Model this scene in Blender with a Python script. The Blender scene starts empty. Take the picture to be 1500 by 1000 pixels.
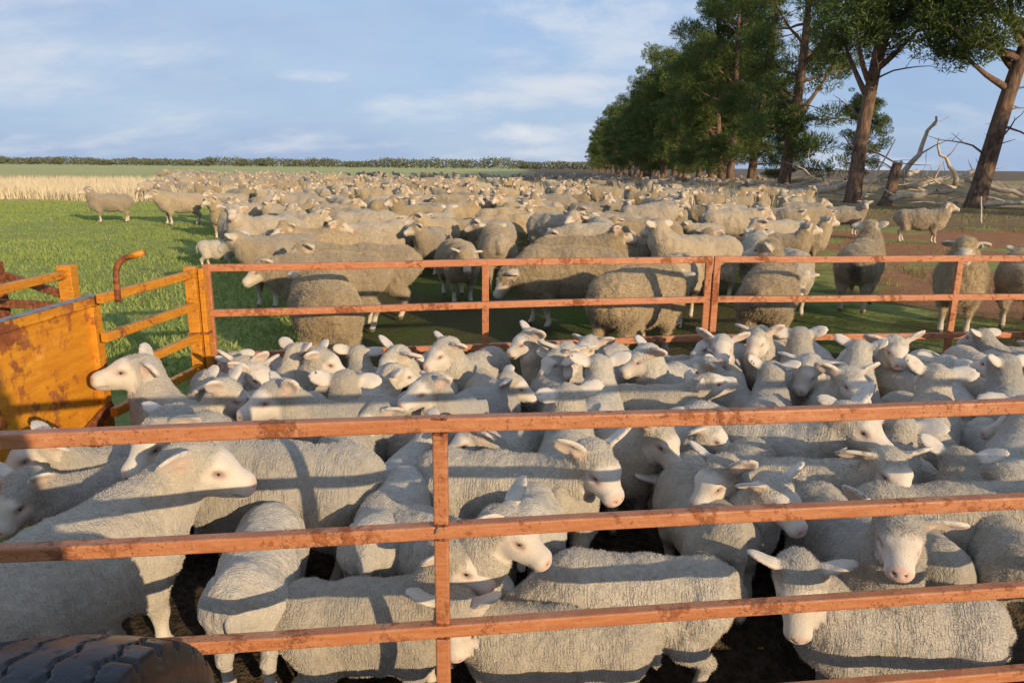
import bpy, math, random
import numpy as np
from mathutils import Matrix, Vector

# ------------------------------------------------------------------ camera, sky, sun, exposure
SC = bpy.context.scene
COL = SC.collection
PITCH, ROLL, FPX, HC = 0.2346, 0.00885, 1071.0, 1.65
cp_, sp_ = math.cos(PITCH), math.sin(PITCH)
_R, _F, _U = Vector((1, 0, 0)), Vector((0, cp_, -sp_)), Vector((0, sp_, cp_))
_Rr = _R * math.cos(ROLL) + _U * math.sin(ROLL)
_Ur = _U * math.cos(ROLL) - _R * math.sin(ROLL)
cam_d = bpy.data.cameras.new('camera'); cam = bpy.data.objects.new('camera', cam_d); COL.objects.link(cam)
cam.matrix_world = Matrix(((_Rr.x, _Ur.x, -_F.x, 0), (_Rr.y, _Ur.y, -_F.y, 0), (_Rr.z, _Ur.z, -_F.z, HC), (0, 0, 0, 1)))
cam_d.sensor_width = 36.0; cam_d.lens = FPX / 1500 * 36.0
cam_d.clip_start = 0.05; cam_d.clip_end = 6000
SC.camera = cam
SUN_EL = math.radians(13.5)
SUN_AZ = math.radians(36.0)                       # shadows run this far to the left of straight ahead
sdir = Vector((-math.sin(SUN_AZ) * math.cos(SUN_EL), math.cos(SUN_AZ) * math.cos(SUN_EL), -math.sin(SUN_EL)))
sun_d = bpy.data.lights.new('sun', 'SUN'); sun = bpy.data.objects.new('sun', sun_d); COL.objects.link(sun)
sun.rotation_euler = sdir.to_track_quat('-Z', 'Y').to_euler()
sun_d.energy = 5.0; sun_d.angle = math.radians(0.55); sun_d.color = (1.0, 0.785, 0.51)
world = bpy.data.worlds.new('World'); SC.world = world; world.use_nodes = True
def build_world():
    nt = world.node_tree; N = nt.nodes; L = nt.links; N.clear()
    out = N.new('ShaderNodeOutputWorld'); bg = N.new('ShaderNodeBackground'); bg.inputs[1].default_value = 0.128
    sky = N.new('ShaderNodeTexSky'); sky.sky_type = 'NISHITA'; sky.sun_disc = False
    sky.sun_elevation = SUN_EL
    to_sun = -sdir
    sky.sun_rotation = math.atan2(to_sun.x, to_sun.y)
    sky.air_density = 1.0; sky.dust_density = 1.2; sky.ozone_density = 2.0
    tc = N.new('ShaderNodeTexCoord'); sep = N.new('ShaderNodeSeparateXYZ'); L.new(tc.outputs['Generated'], sep.inputs[0])
    def m(op, a, b=None):
        n = N.new('ShaderNodeMath'); n.operation = op
        for i, v in enumerate((a, b)):
            if v is None: continue
            if isinstance(v, (int, float)): n.inputs[i].default_value = v
            else: L.new(v, n.inputs[i])
        return n.outputs[0]
    zz = m('ADD', m('MAXIMUM', sep.outputs[2], 0.0), 0.30)
    cx = m('DIVIDE', sep.outputs[0], zz); cy = m('DIVIDE', sep.outputs[1], zz)
    comb = N.new('ShaderNodeCombineXYZ'); L.new(cx, comb.inputs[0]); L.new(cy, comb.inputs[1])
    def noise(scale, detail, rough, off, sc=(1, 1, 1)):
        mp = N.new('ShaderNodeMapping'); mp.inputs['Location'].default_value = off; mp.inputs['Scale'].default_value = sc
        L.new(comb.outputs[0], mp.inputs[0])
        n = N.new('ShaderNodeTexNoise'); n.inputs['Scale'].default_value = scale; n.inputs['Detail'].default_value = detail
        n.inputs['Roughness'].default_value = rough; L.new(mp.outputs[0], n.inputs['Vector']); return n.outputs[0]
    def ramp(v, a, b):
        mr = N.new('ShaderNodeMapRange'); mr.interpolation_type = 'SMOOTHSTEP'
        mr.inputs[1].default_value = a; mr.inputs[2].default_value = b; L.new(v, mr.inputs[0]); return mr.outputs[0]
    veil = ramp(noise(0.6, 6, .58, (3.1, 1.7, 0)), .32, .66)              # broad thin sheet
    puff = ramp(noise(1.25, 8, .58, (7.3, 2.2, 0), (1, 1.5, 1)), .47, .72)  # brighter streaks
    def mix(f, a, b):
        n = N.new('ShaderNodeMix'); n.data_type = 'RGBA'
        if isinstance(f, (int, float)): n.inputs[0].default_value = f
        else: L.new(f, n.inputs[0])
        for i, v in ((6, a), (7, b)):
            if isinstance(v, tuple): n.inputs[i].default_value = v
            else: L.new(v, n.inputs[i])
        return n.outputs[2]
    grey = ramp(noise(.8, 5, .55, (1.3, 5.2, 0), (1, 1.5, 1)), .42, .66)
    c = mix(.70, sky.outputs[0], (2.55, 3.85, 6.3, 1))
    c = mix(m('MULTIPLY', veil, .70), c, (3.7, 4.5, 5.6, 1))
    c = mix(m('MULTIPLY', grey, .55), c, (2.45, 3.3, 5.0, 1))
    c = mix(m('MULTIPLY', puff, .85), c, (5.3, 5.6, 6.1, 1))
    # a few separate low cumulus heaps: (azimuth right of straight ahead, elevation, half width, half height)
    az = m('ARCTAN2', sep.outputs[0], sep.outputs[1]); elv = m('ARCSINE', sep.outputs[2])
    c2 = N.new('ShaderNodeCombineXYZ'); L.new(az, c2.inputs[0]); L.new(elv, c2.inputs[1])
    nn = N.new('ShaderNodeTexNoise'); nn.inputs['Scale'].default_value = 26; nn.inputs['Detail'].default_value = 7; nn.inputs['Roughness'].default_value = .6
    mp2 = N.new('ShaderNodeMapping'); mp2.inputs['Scale'].default_value = (.55, 1.25, 1); L.new(c2.outputs[0], mp2.inputs[0]); L.new(mp2.outputs[0], nn.inputs['Vector'])
    for a0, e0, wa, we, k in ((.020, .042, .080, .016, .9), (-.245, .108, .050, .009, .5), (.10, .185, .17, .03, .55), (-.95, .16, .12, .03, .7), (.75, .10, .10, .03, .6), (1.6, .12, .16, .035, .7), (2.6, .11, .2, .04, .6), (-2.0, .13, .18, .04, .7)):
        d = m('ADD', m('POWER', m('ABSOLUTE', m('DIVIDE', m('SUBTRACT', az, a0), wa)), 2.0), m('POWER', m('ABSOLUTE', m('DIVIDE', m('SUBTRACT', elv, e0), we)), 2.0))
        d = m('ADD', d, m('MULTIPLY', m('SUBTRACT', nn.outputs[0], .5), -3.4))
        c = mix(m('MULTIPLY', ramp(d, 1.1, -.7), k), c, (5.9, 6.0, 6.3, 1))
    L.new(c, bg.inputs[0]); L.new(bg.outputs[0], out.inputs[0])
build_world()
SC.view_settings.view_transform = 'Standard'; SC.view_settings.look = 'None'
SC.view_settings.gamma = 1.0; SC.view_settings.exposure = 0.10; SC.view_settings.use_curve_mapping = False
SC.cycles.use_denoising = True; SC.cycles.max_bounces = 6; SC.cycles.diffuse_bounces = 3
SC.cycles.transparent_max_bounces = 6; SC.cycles.use_adaptive_sampling = True; SC.cycles.adaptive_threshold = 0.02

rnd = random.Random(7); rng = np.random.default_rng(11)

def ray(px, py):
    return (_F + _Rr * ((px - 750) / FPX) + _Ur * ((500 - py) / FPX))
def on_z(px, py, z=0.0):
    d = ray(px, py); t = (z - HC) / d.z; return Vector((d.x * t, d.y * t, z))

# ------------------------------------------------------------------ helpers: objects
def link(name, me, mat=None, parent=None, loc=(0, 0, 0), rz=0.0):
    o = bpy.data.objects.new(name, me); COL.objects.link(o)
    if mat is not None and me is not None and not me.materials: me.materials.append(mat)
    o.location = loc; o.rotation_euler = (0, 0, rz)
    if parent is not None: o.parent = parent
    return o
def tag(o, label=None, cat=None, group=None, kind=None):
    if label: o['label'] = label
    if cat: o['category'] = cat
    if group: o['group'] = group
    if kind: o['kind'] = kind
    return o
def mesh_np(name, V, Fq, smooth=True):
    """V (n,3), Fq (m,k) with constant k"""
    me = bpy.data.meshes.new(name); V = np.asarray(V, np.float32); Fq = np.asarray(Fq, np.int32)
    k = Fq.shape[1]
    me.vertices.add(len(V)); me.vertices.foreach_set('co', V.ravel())
    me.loops.add(Fq.size); me.loops.foreach_set('vertex_index', Fq.ravel())
    me.polygons.add(len(Fq)); me.polygons.foreach_set('loop_start', np.arange(0, Fq.size, k, dtype=np.int32))
    me.polygons.foreach_set('loop_total', np.full(len(Fq), k, np.int32))
    me.update(calc_edges=True)
    if smooth: me.polygons.foreach_set('use_smooth', np.ones(len(Fq), bool))
    return me
class MB:
    """collects polygons for one mesh"""
    def __init__(s): s.v = []; s.f = []
    def box(s, c, sz, M=None, bev=0.0):
        hx, hy, hz = sz[0] / 2, sz[1] / 2, sz[2] / 2; b = len(s.v)
        if bev <= 0:
            P = [(-hx, -hy, -hz), (hx, -hy, -hz), (hx, hy, -hz), (-hx, hy, -hz), (-hx, -hy, hz), (hx, -hy, hz), (hx, hy, hz), (-hx, hy, hz)]
            Q = [(0, 3, 2, 1), (4, 5, 6, 7), (0, 1, 5, 4), (1, 2, 6, 5), (2, 3, 7, 6), (3, 0, 4, 7)]
        else:   # long bar along x with rounded section
            n = 3; ring = []
            for cy, cz, a0 in ((hy - bev, hz - bev, 0), (-hy + bev, hz - bev, 90), (-hy + bev, -hz + bev, 180), (hy - bev, -hz + bev, 270)):
                for i in range(n + 1):
                    a = math.radians(a0 + 90 * i / n); ring.append((cy + bev * math.cos(a), cz + bev * math.sin(a)))
            m = len(ring); P = [(-hx, y, z) for y, z in ring] + [(hx, y, z) for y, z in ring]
            Q = [(i, (i + 1) % m, m + (i + 1) % m, m + i) for i in range(m)] + [tuple(range(m - 1, -1, -1)), tuple(range(m, 2 * m))]
        for p in P:
            v = Vector(p)
            if M is not None: v = M @ v
            s.v.append(v + Vector(c))
        s.f += [tuple(b + i for i in q) for q in Q]
    def bar(s, a, b, h, w, bev=0.004, up=Vector((0, 0, 1))):
        a, b = Vector(a), Vector(b); x = (b - a).normalized()
        y = up.cross(x)
        if y.length < 1e-4: y = Vector((0, 1, 0)) if abs(x.y) < .9 else Vector((1, 0, 0))
        y.normalize(); z = x.cross(y)
        M = Matrix((x, y, z)).transposed()
        s.box((a + b) / 2, ((b - a).length, w, h), M, bev)
    def strip(s, P, h, w, bev):
        ring = []; hy, hz = w / 2, h / 2
        for cy, cz, a0 in ((hy - bev, hz - bev, 0), (-hy + bev, hz - bev, 90), (-hy + bev, -hz + bev, 180), (hy - bev, -hz + bev, 270)):
            for i in range(4):
                a = math.radians(a0 + 30 * i); ring.append((cy + bev * math.cos(a), cz + bev * math.sin(a)))
        m = len(ring); b0 = len(s.v)
        for i, p in enumerate(P):
            x = (P[min(i + 1, len(P) - 1)] - P[max(i - 1, 0)]).normalized(); y = Vector((0, 0, 1)).cross(x).normalized(); z = x.cross(y)
            s.v += [p + y * a + z * b for a, b in ring]
        for i in range(len(P) - 1):
            for k in range(m): s.f.append((b0 + i * m + k, b0 + i * m + (k + 1) % m, b0 + (i + 1) * m + (k + 1) % m, b0 + (i + 1) * m + k))
        e = b0 + (len(P) - 1) * m; s.f += [tuple(b0 + k for k in range(m - 1, -1, -1)), tuple(e + k for k in range(m))]
    def tube(s, pts, rad, n=10, cap=True):
        pts = [Vector(p) for p in pts]
        if not hasattr(rad, '__len__'): rad = [rad] * len(pts)
        b0 = len(s.v); prev = None
        for i, p in enumerate(pts):
            t = (pts[min(i + 1, len(pts) - 1)] - pts[max(i - 1, 0)]).normalized()
            if prev is None:
                u = t.orthogonal().normalized()
            else:
                u = (prev - t * prev.dot(t)).normalized()
            prev = u; w = t.cross(u)
            for k in range(n):
                a = 2 * math.pi * k / n; s.v.append(p + (u * math.cos(a) + w * math.sin(a)) * rad[i])
        for i in range(len(pts) - 1):
            for k in range(n):
                a = b0 + i * n + k; b = b0 + i * n + (k + 1) % n; s.f.append((a, b, b + n, a + n))
        if cap:
            s.f.append(tuple(b0 + k for k in range(n - 1, -1, -1))); e = b0 + (len(pts) - 1) * n
            s.f.append(tuple(e + k for k in range(n)))
    def build(s, name, mat, parent=None, smooth=False, loc=(0, 0, 0)):
        me = bpy.data.meshes.new(name); me.from_pydata([tuple(v) for v in s.v], [], s.f); me.update()
        if smooth: me.polygons.foreach_set('use_smooth', np.ones(len(me.polygons), bool))
        return link(name, me, mat, parent, loc)

# ------------------------------------------------------------------ materials
class NT:
    def __init__(s, name):
        s.mat = bpy.data.materials.new(name); s.mat.use_nodes = True; s.t = s.mat.node_tree; s.N = s.t.nodes; s.L = s.t.links
        s.b = s.N['Principled BSDF']; s.out = s.N['Material Output']
        s.tc = s.N.new('ShaderNodeTexCoord')
    def set(s, i, v):
        if isinstance(v, (int, float, tuple)): s.b.inputs[i].default_value = v
        else: s.L.new(v, s.b.inputs[i])
    def map(s, scale=(1, 1, 1), loc=(0, 0, 0), src='Object'):
        n = s.N.new('ShaderNodeMapping'); n.inputs['Scale'].default_value = scale; n.inputs['Location'].default_value = loc
        s.L.new(s.tc.outputs[src] if isinstance(src, str) else src, n.inputs[0]); return n.outputs[0]
    def noise(s, vec, scale, detail=4, rough=.55, dist=0.0, col=False):
        n = s.N.new('ShaderNodeTexNoise'); n.inputs['Scale'].default_value = scale; n.inputs['Detail'].default_value = detail
        n.inputs['Roughness'].default_value = rough; n.inputs['Distortion'].default_value = dist
        if vec is not None: s.L.new(vec, n.inputs['Vector'])
        return n.outputs[1 if col else 0]
    def voro(s, vec, scale, feat='F1'):
        n = s.N.new('ShaderNodeTexVoronoi'); n.feature = feat; n.inputs['Scale'].default_value = scale
        s.L.new(vec, n.inputs['Vector']); return n.outputs['Distance']
    def ramp(s, v, a, b, lo=0.0, hi=1.0):
        n = s.N.new('ShaderNodeMapRange'); n.interpolation_type = 'SMOOTHSTEP'
        for i, x in ((1, a), (2, b), (3, lo), (4, hi)): n.inputs[i].default_value = x
        s.L.new(v, n.inputs[0]); return n.outputs[0]
    def mix(s, f, a, b, mode='MIX'):
        n = s.N.new('ShaderNodeMix'); n.data_type = 'RGBA'; n.blend_type = mode
        for i, v in ((0, f), (6, a), (7, b)):
            if isinstance(v, (int, float, tuple)): n.inputs[i].default_value = v
            else: s.L.new(v, n.inputs[i])
        return n.outputs[2]
    def math(s, op, a, b=0.0, c=0.0):
        n = s.N.new('ShaderNodeMath'); n.operation = op
        for i, v in enumerate((a, b, c)):
            if isinstance(v, (int, float)): n.inputs[i].default_value = v
            else: s.L.new(v, n.inputs[i])
        return n.outputs[0]
    def bump(s, h, strength=.5, dist=.01, normal=None):
        n = s.N.new('ShaderNodeBump'); n.inputs['Strength'].default_value = strength; n.inputs['Distance'].default_value = dist
        s.L.new(h, n.inputs['Height'])
        if normal is not None: s.L.new(normal, n.inputs['Normal'])
        return n.outputs[0]
    def attr(s, name):
        n = s.N.new('ShaderNodeAttribute'); n.attribute_name = name; return n
    def objrand(s):
        n = s.N.new('ShaderNodeObjectInfo'); return n.outputs['Random']
    def sep(s, v):
        n = s.N.new('ShaderNodeSeparateXYZ'); s.L.new(v, n.inputs[0]); return n.outputs
    def comb(s, x, y, z):
        n = s.N.new('ShaderNodeCombineXYZ')
        for i, v in enumerate((x, y, z)):
            if isinstance(v, (int, float)): n.inputs[i].default_value = v
            else: s.L.new(v, n.inputs[i])
        return n.outputs[0]
def rgb(r, g, b): return (r, g, b, 1.0)

def wool_material(name, base_a, base_b, tip, face, crimp_scale, dist, lump_scale):
    t = NT(name)
    at = t.attr('coat'); ch = t.N.new('ShaderNodeSeparateColor'); t.L.new(at.outputs['Color'], ch.inputs[0])
    wool, pink, dark = ch.outputs[0], ch.outputs[1], ch.outputs[2]
    vec = t.map(); r = t.objrand()
    off = t.N.new('ShaderNodeVectorMath'); off.operation = 'ADD'; t.L.new(vec, off.inputs[0]); t.L.new(t.comb(t.math('MULTIPLY', r, 17.0), 0.0, 3.0), off.inputs[1])
    vec = off.outputs[0]
    big = t.noise(vec, 4.0, 5, .6); fine = t.noise(vec, lump_scale * .6, 3, .6)
    col = t.mix(t.ramp(big, .35, .7), base_a, base_b)
    col = t.mix(t.ramp(fine, .45, .75, 0, .55), col, tip)
    hs = t.N.new('ShaderNodeHueSaturation'); t.L.new(col, hs.inputs['Color']); t.L.new(t.ramp(r, 0, 1, .76, 1.14), hs.inputs['Value']); t.L.new(t.ramp(t.math('FRACT', t.math('MULTIPLY', r, 7.3)), 0, 1, .8, 1.15), hs.inputs['Saturation'])
    col = hs.outputs[0]
    stn = t.ramp(t.noise(vec, 6.5, 6, .7), .60, .74, 0, .6); col = t.mix(stn, col, tuple(x * y for x, y in zip(base_b[:3], (.62, .56, .48))) + (1,))
    fc = t.mix(t.ramp(t.noise(vec, 14, 4), .35, .7), face, tuple(x * .84 for x in face[:3]) + (1,))
    col = t.mix(wool, fc, col)
    col = t.mix(pink, col, rgb(.60, .33, .26)); col = t.mix(dark, col, rgb(.05, .035, .03))
    t.set('Base Color', col); t.set('Roughness', 1.0); t.set('Specular IOR Level', .08)
    t.set('Sheen Weight', .25); t.set('Sheen Roughness', .6)
    # crimped locks: short broken ridges running round the body, over small lumps
    w = t.N.new('ShaderNodeTexWave'); w.bands_direction = 'X'; w.inputs['Scale'].default_value = crimp_scale
    w.inputs['Distortion'].default_value = 9.0; w.inputs['Detail'].default_value = 3.0; w.inputs['Detail Scale'].default_value = 2.2; w.inputs['Detail Roughness'].default_value = .7
    t.L.new(t.map((1, .5, .45), src=vec), w.inputs['Vector'])
    brk = t.ramp(t.noise(vec, lump_scale * .45, 2, .5), .35, .65)
    lum = t.noise(t.map((1.0, .75, .5), src=vec), lump_scale * 1.5, 3, .62, .6)
    h = t.math('ADD', t.math('MULTIPLY', t.math('MULTIPLY', w.outputs['Fac'], brk), .38), t.math('MULTIPLY', lum, 1.0))
    hair = t.noise(vec, 160, 3, .7)
    h = t.math('ADD', t.math('MULTIPLY', h, wool), t.math('MULTIPLY', hair, .30))
    t.set('Normal', t.bump(h, .9, dist))
    return t.mat
M_LAMB = wool_material('lamb_fleece', rgb(.44, .385, .305), rgb(.365, .32, .255), rgb(.53, .47, .38), rgb(.60, .52, .43), 30.0, .0100, 80.0)
M_EWE = wool_material('ewe_fleece', rgb(.36, .275, .17), rgb(.265, .20, .122), rgb(.45, .355, .23), rgb(.56, .47, .355), 15.0, .016, 40.0)
def eye_material():
    t = NT('sheep_eye'); t.set('Base Color', rgb(.03, .018, .010)); t.set('Roughness', .12); t.set('Specular IOR Level', .6); return t.mat
M_EYE = eye_material()

def rusty_paint(name, paint, paint2, rust_amt, scale=1.0):
    t = NT(name); v = t.map((scale, scale, scale))
    n1 = t.noise(v, 5, 8, .65); n2 = t.noise(v, 38, 5, .6); n3 = t.noise(t.map((scale * 1, scale * 1, scale * 8)), 9, 4, .6)
    rustc = t.mix(t.ramp(n2, .35, .68), rgb(.10, .030, .014), rgb(.30, .095, .030))
    pc = t.mix(t.ramp(n3, .3, .7), paint, paint2)
    f = t.ramp(t.math('ADD', t.math('MULTIPLY', n1, .7), t.math('MULTIPLY', n2, .45)), .66 - rust_amt, .74 - rust_amt)
    col = t.mix(f, pc, rustc)
    spk = t.ramp(t.noise(v, 120, 2, .5), .60, .68); col = t.mix(t.math('MULTIPLY', spk, t.ramp(t.noise(v, 2.6, 4, .6), .38, .66, .1, .85)), col, rgb(.09, .035, .02)); pale = t.ramp(t.noise(v, 14, 5, .7), .56, .74, 0, .5); col = t.mix(pale, col, tuple(min(1, x * 1.25 + .06) for x in paint[:3]) + (1,))
    t.set('Base Color', col); t.set('Roughness', t.ramp(f, 0, 1, .48, .85)); t.set('Specular IOR Level', .35)
    t.set('Normal', t.bump(t.math('ADD', t.math('MULTIPLY', f, .5), t.math('MULTIPLY', n2, .8)), .7, .005))
    return t.mat
M_RAIL = rusty_paint('rusty_orange_rail', rgb(.43, .185, .085), rgb(.36, .125, .05), .05)
M_RAILFAR = rusty_paint('weathered_orange_rail', rgb(.45, .18, .08), rgb(.36, .125, .055), .055)
M_YEL = rusty_paint('yellow_enamel_rusting', rgb(.58, .245, .020), rgb(.46, .17, .016), .03)
M_YELSHEET = rusty_paint('yellow_sheet_rusting', rgb(.60, .26, .018), rgb(.48, .175, .015), .10, .40)
M_RUST = rusty_paint('rusted_steel', rgb(.20, .07, .03), rgb(.14, .05, .025), .2)
def steel():
    t = NT('galvanised_steel'); v = t.map(); n = t.noise(v, 20, 5); t.set('Base Color', t.mix(t.ramp(n, .4, .7), rgb(.28, .27, .26), rgb(.16, .13, .11)))
    t.set('Metallic', .5); t.set('Roughness', .5); t.set('Normal', t.bump(n, .2, .003)); return t.mat
M_STEEL = steel()

# ------------------------------------------------------------------ sheep: implicit surface -> one continuous body
def vnoise(P, seed=0):
    """smooth value noise, P (n,3) -> (n,) in -1..1"""
    i = np.floor(P).astype(np.int64); f = (P - i).astype(np.float32); f = f * f * (3 - 2 * f)
    def h(a, b, c):
        n = (a * 73856093) ^ (b * 19349663) ^ (c * 83492791) ^ (seed * 2654435761)
        n = (n ^ (n >> 13)) * 1274126177; n = n & 0x7fffffff; n = (n ^ (n >> 16)) & 0xffff
        return n.astype(np.float32) / 32767.5 - 1
    r = 0
    for dx in (0, 1):
        for dy in (0, 1):
            for dz in (0, 1):
                w = (f[:, 0] if dx else 1 - f[:, 0]) * (f[:, 1] if dy else 1 - f[:, 1]) * (f[:, 2] if dz else 1 - f[:, 2])
                r = r + w * h(i[:, 0] + dx, i[:, 1] + dy, i[:, 2] + dz)
    return r
class Field:
    def __init__(s, lo, hi, vox):
        s.lo = np.array(lo, np.float32); s.vox = vox
        s.n = np.ceil((np.array(hi) - np.array(lo)) / vox).astype(int) + 1
        s.f = np.full(tuple(s.n), .12, np.float32)
        s.ax = [s.lo[i] + vox * np.arange(s.n[i], dtype=np.float32) for i in range(3)]
    def region(s, lo, hi):
        a = np.clip(np.floor((np.array(lo) - s.lo) / s.vox).astype(int), 0, s.n); b = np.clip(np.ceil((np.array(hi) - s.lo) / s.vox).astype(int) + 1, 0, s.n)
        sl = tuple(slice(a[i], b[i]) for i in range(3))
        return sl, s.ax[0][sl[0]][:, None, None], s.ax[1][sl[1]][None, :, None], s.ax[2][sl[2]][None, None, :]
    def cone(s, a, b, r1, r2, k=.03, ysq=1.0):
        a = np.array(a, np.float32); b = np.array(b, np.float32); m = max(r1, r2) + k + 2 * s.vox
        sl, X, Y, Z = s.region(np.minimum(a, b) - m, np.maximum(a, b) + m)
        if min(s.f[sl].shape) == 0: return
        d = b - a; L2 = float(d @ d) + 1e-9
        t = np.clip(((X - a[0]) * d[0] + (Y - a[1]) * d[1] + (Z - a[2]) * d[2]) / L2, 0, 1)
        D = np.sqrt((X - a[0] - t * d[0]) ** 2 + ((Y - a[1] - t * d[1]) / ysq) ** 2 + (Z - a[2] - t * d[2]) ** 2) - (r1 + t * (r2 - r1))
        if ysq < 1: D = D * (.5 + .5 * ysq)
        s.smin(sl, D, k)
    def smin(s, sl, D, k):
        a = s.f[sl]; h = np.clip(.5 + .5 * (a - D) / k, 0, 1); s.f[sl] = a + (D - a) * h - k * h * (1 - h)
    def ell(s, c, M, r, k=.03, cut=None, sub=False):
        """M rows are axes; cut = (offset along axes, radii) carved out"""
        c = np.array(c, np.float32); M = np.array(M, np.float32); r = np.array(r, np.float32)
        m = float(max(r)) + k + 2 * s.vox
        sl, X, Y, Z = s.region(c - m, c + m)
        if min(s.f[sl].shape) == 0: return
        def D(c, r):
            x, y, z = X - c[0], Y - c[1], Z - c[2]
            q = [(M[i, 0] * x + M[i, 1] * y + M[i, 2] * z) for i in range(3)]
            k0 = np.sqrt(sum((q[i] / r[i]) ** 2 for i in range(3))); k1 = np.sqrt(sum((q[i] / (r[i] * r[i])) ** 2 for i in range(3))) + 1e-6
            return k0 * (k0 - 1) / k1
        d = D(c, r)
        if cut is not None:
            c2 = c + cut[0][0] * M[0] + cut[0][1] * M[1] + cut[0][2] * M[2]
            d = np.maximum(d, -D(c2, np.array(cut[1], np.float32)))
        if sub:
            a = s.f[sl]; h = np.clip(.5 - .5 * (a + d) / k, 0, 1); s.f[sl] = a + (-d - a) * h + k * h * (1 - h)
        else: s.smin(sl, d, k)
    def sample(s, p):
        q = (np.array(p) - s.lo) / s.vox; i = np.clip(np.floor(q).astype(int), 0, s.n - 2); t = q - i; v = 0
        for dx in (0, 1):
            for dy in (0, 1):
                for dz in (0, 1):
                    v += (t[0] if dx else 1 - t[0]) * (t[1] if dy else 1 - t[1]) * (t[2] if dz else 1 - t[2]) * s.f[i[0] + dx, i[1] + dy, i[2] + dz]
        return float(v)
    def nets(s):
        f = s.f; ins = f < 0
        nx, ny, nz = s.n
        c = np.zeros((nx - 1, ny - 1, nz - 1), np.int8)
        for dx in (0, 1):
            for dy in (0, 1):
                for dz in (0, 1):
                    c += ins[dx:nx - 1 + dx, dy:ny - 1 + dy, dz:nz - 1 + dz]
        I, J, K = np.nonzero((c > 0) & (c < 8)); n = len(I)
        idx = np.full(c.shape, -1, np.int32); idx[I, J, K] = np.arange(n)
        acc = np.zeros((n, 3), np.float32); cnt = np.zeros(n, np.float32)
        corners = [(0, 0, 0), (1, 0, 0), (0, 1, 0), (1, 1, 0), (0, 0, 1), (1, 0, 1), (0, 1, 1), (1, 1, 1)]
        fv = [f[I + a, J + b, K + d] for a, b, d in corners]
        for e0, e1 in ((0, 1), (2, 3), (4, 5), (6, 7), (0, 2), (1, 3), (4, 6), (5, 7), (0, 4), (1, 5), (2, 6), (3, 7)):
            a, b = fv[e0], fv[e1]; cr = (a < 0) != (b < 0); t = np.where(cr, a / np.where(cr, a - b, 1), 0)
            p0 = np.array(corners[e0], np.float32); p1 = np.array(corners[e1], np.float32)
            acc += np.where(cr[:, None], p0 + t[:, None] * (p1 - p0), 0); cnt += cr
        V = (np.stack([I, J, K], 1) + acc / cnt[:, None]) * s.vox + s.lo
        Q = []
        # x edges
        for axis in range(3):
            A = [slice(None)] * 3; B = [slice(None)] * 3
            A[axis] = slice(0, s.n[axis] - 1); B[axis] = slice(1, s.n[axis])
            for o in range(3):
                if o != axis: A[o] = slice(1, s.n[o] - 1); B[o] = slice(1, s.n[o] - 1)
            a = ins[tuple(A)]; b = ins[tuple(B)]
            for flip, msk in ((False, a & ~b), (True, ~a & b)):
                P = np.array(np.nonzero(msk)).T
                if not len(P): continue
                P = P.copy()
                for o in range(3):
                    if o != axis: P[:, o] += 1
                o1, o2 = [(1, 2), (2, 0), (0, 1)][axis]
                def g(d1, d2):
                    q = P.copy(); q[:, o1] += d1; q[:, o2] += d2; return idx[q[:, 0], q[:, 1], q[:, 2]]
                quad = np.stack([g(-1, -1), g(0, -1), g(0, 0), g(-1, 0)], 1)
                if flip: quad = quad[:, ::-1]
                Q.append(quad)
        return V.astype(np.float32), np.concatenate(Q).astype(np.int32)

def vec(yaw, pitch):
    return np.array([math.cos(yaw) * math.cos(pitch), math.sin(yaw) * math.cos(pitch), math.sin(pitch)])
def norm(v): return v / (np.linalg.norm(v) + 1e-9)
RAD = math.radians
EARS = []
def sheep_pose(kind, nyaw, npitch, hyaw, hpitch):
    """poll position and head frame in the sheep's own axes (x forward)"""
    if kind == 'lamb': N0 = np.array([.175, 0, .350]); L = .20
    else: N0 = np.array([.335, 0, .64]); L = .30
    P = N0 + L * vec(RAD(nyaw), RAD(npitch))
    d = vec(RAD(hyaw), RAD(hpitch)); w = norm(np.cross([0, 0, 1], d)); u = np.cross(d, w)
    return N0, P, d, w, u
def head_mid(kind, pose):
    N0, P, d, w, u = pose; return P + d * (.075 if kind == 'lamb' else .12)

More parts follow.
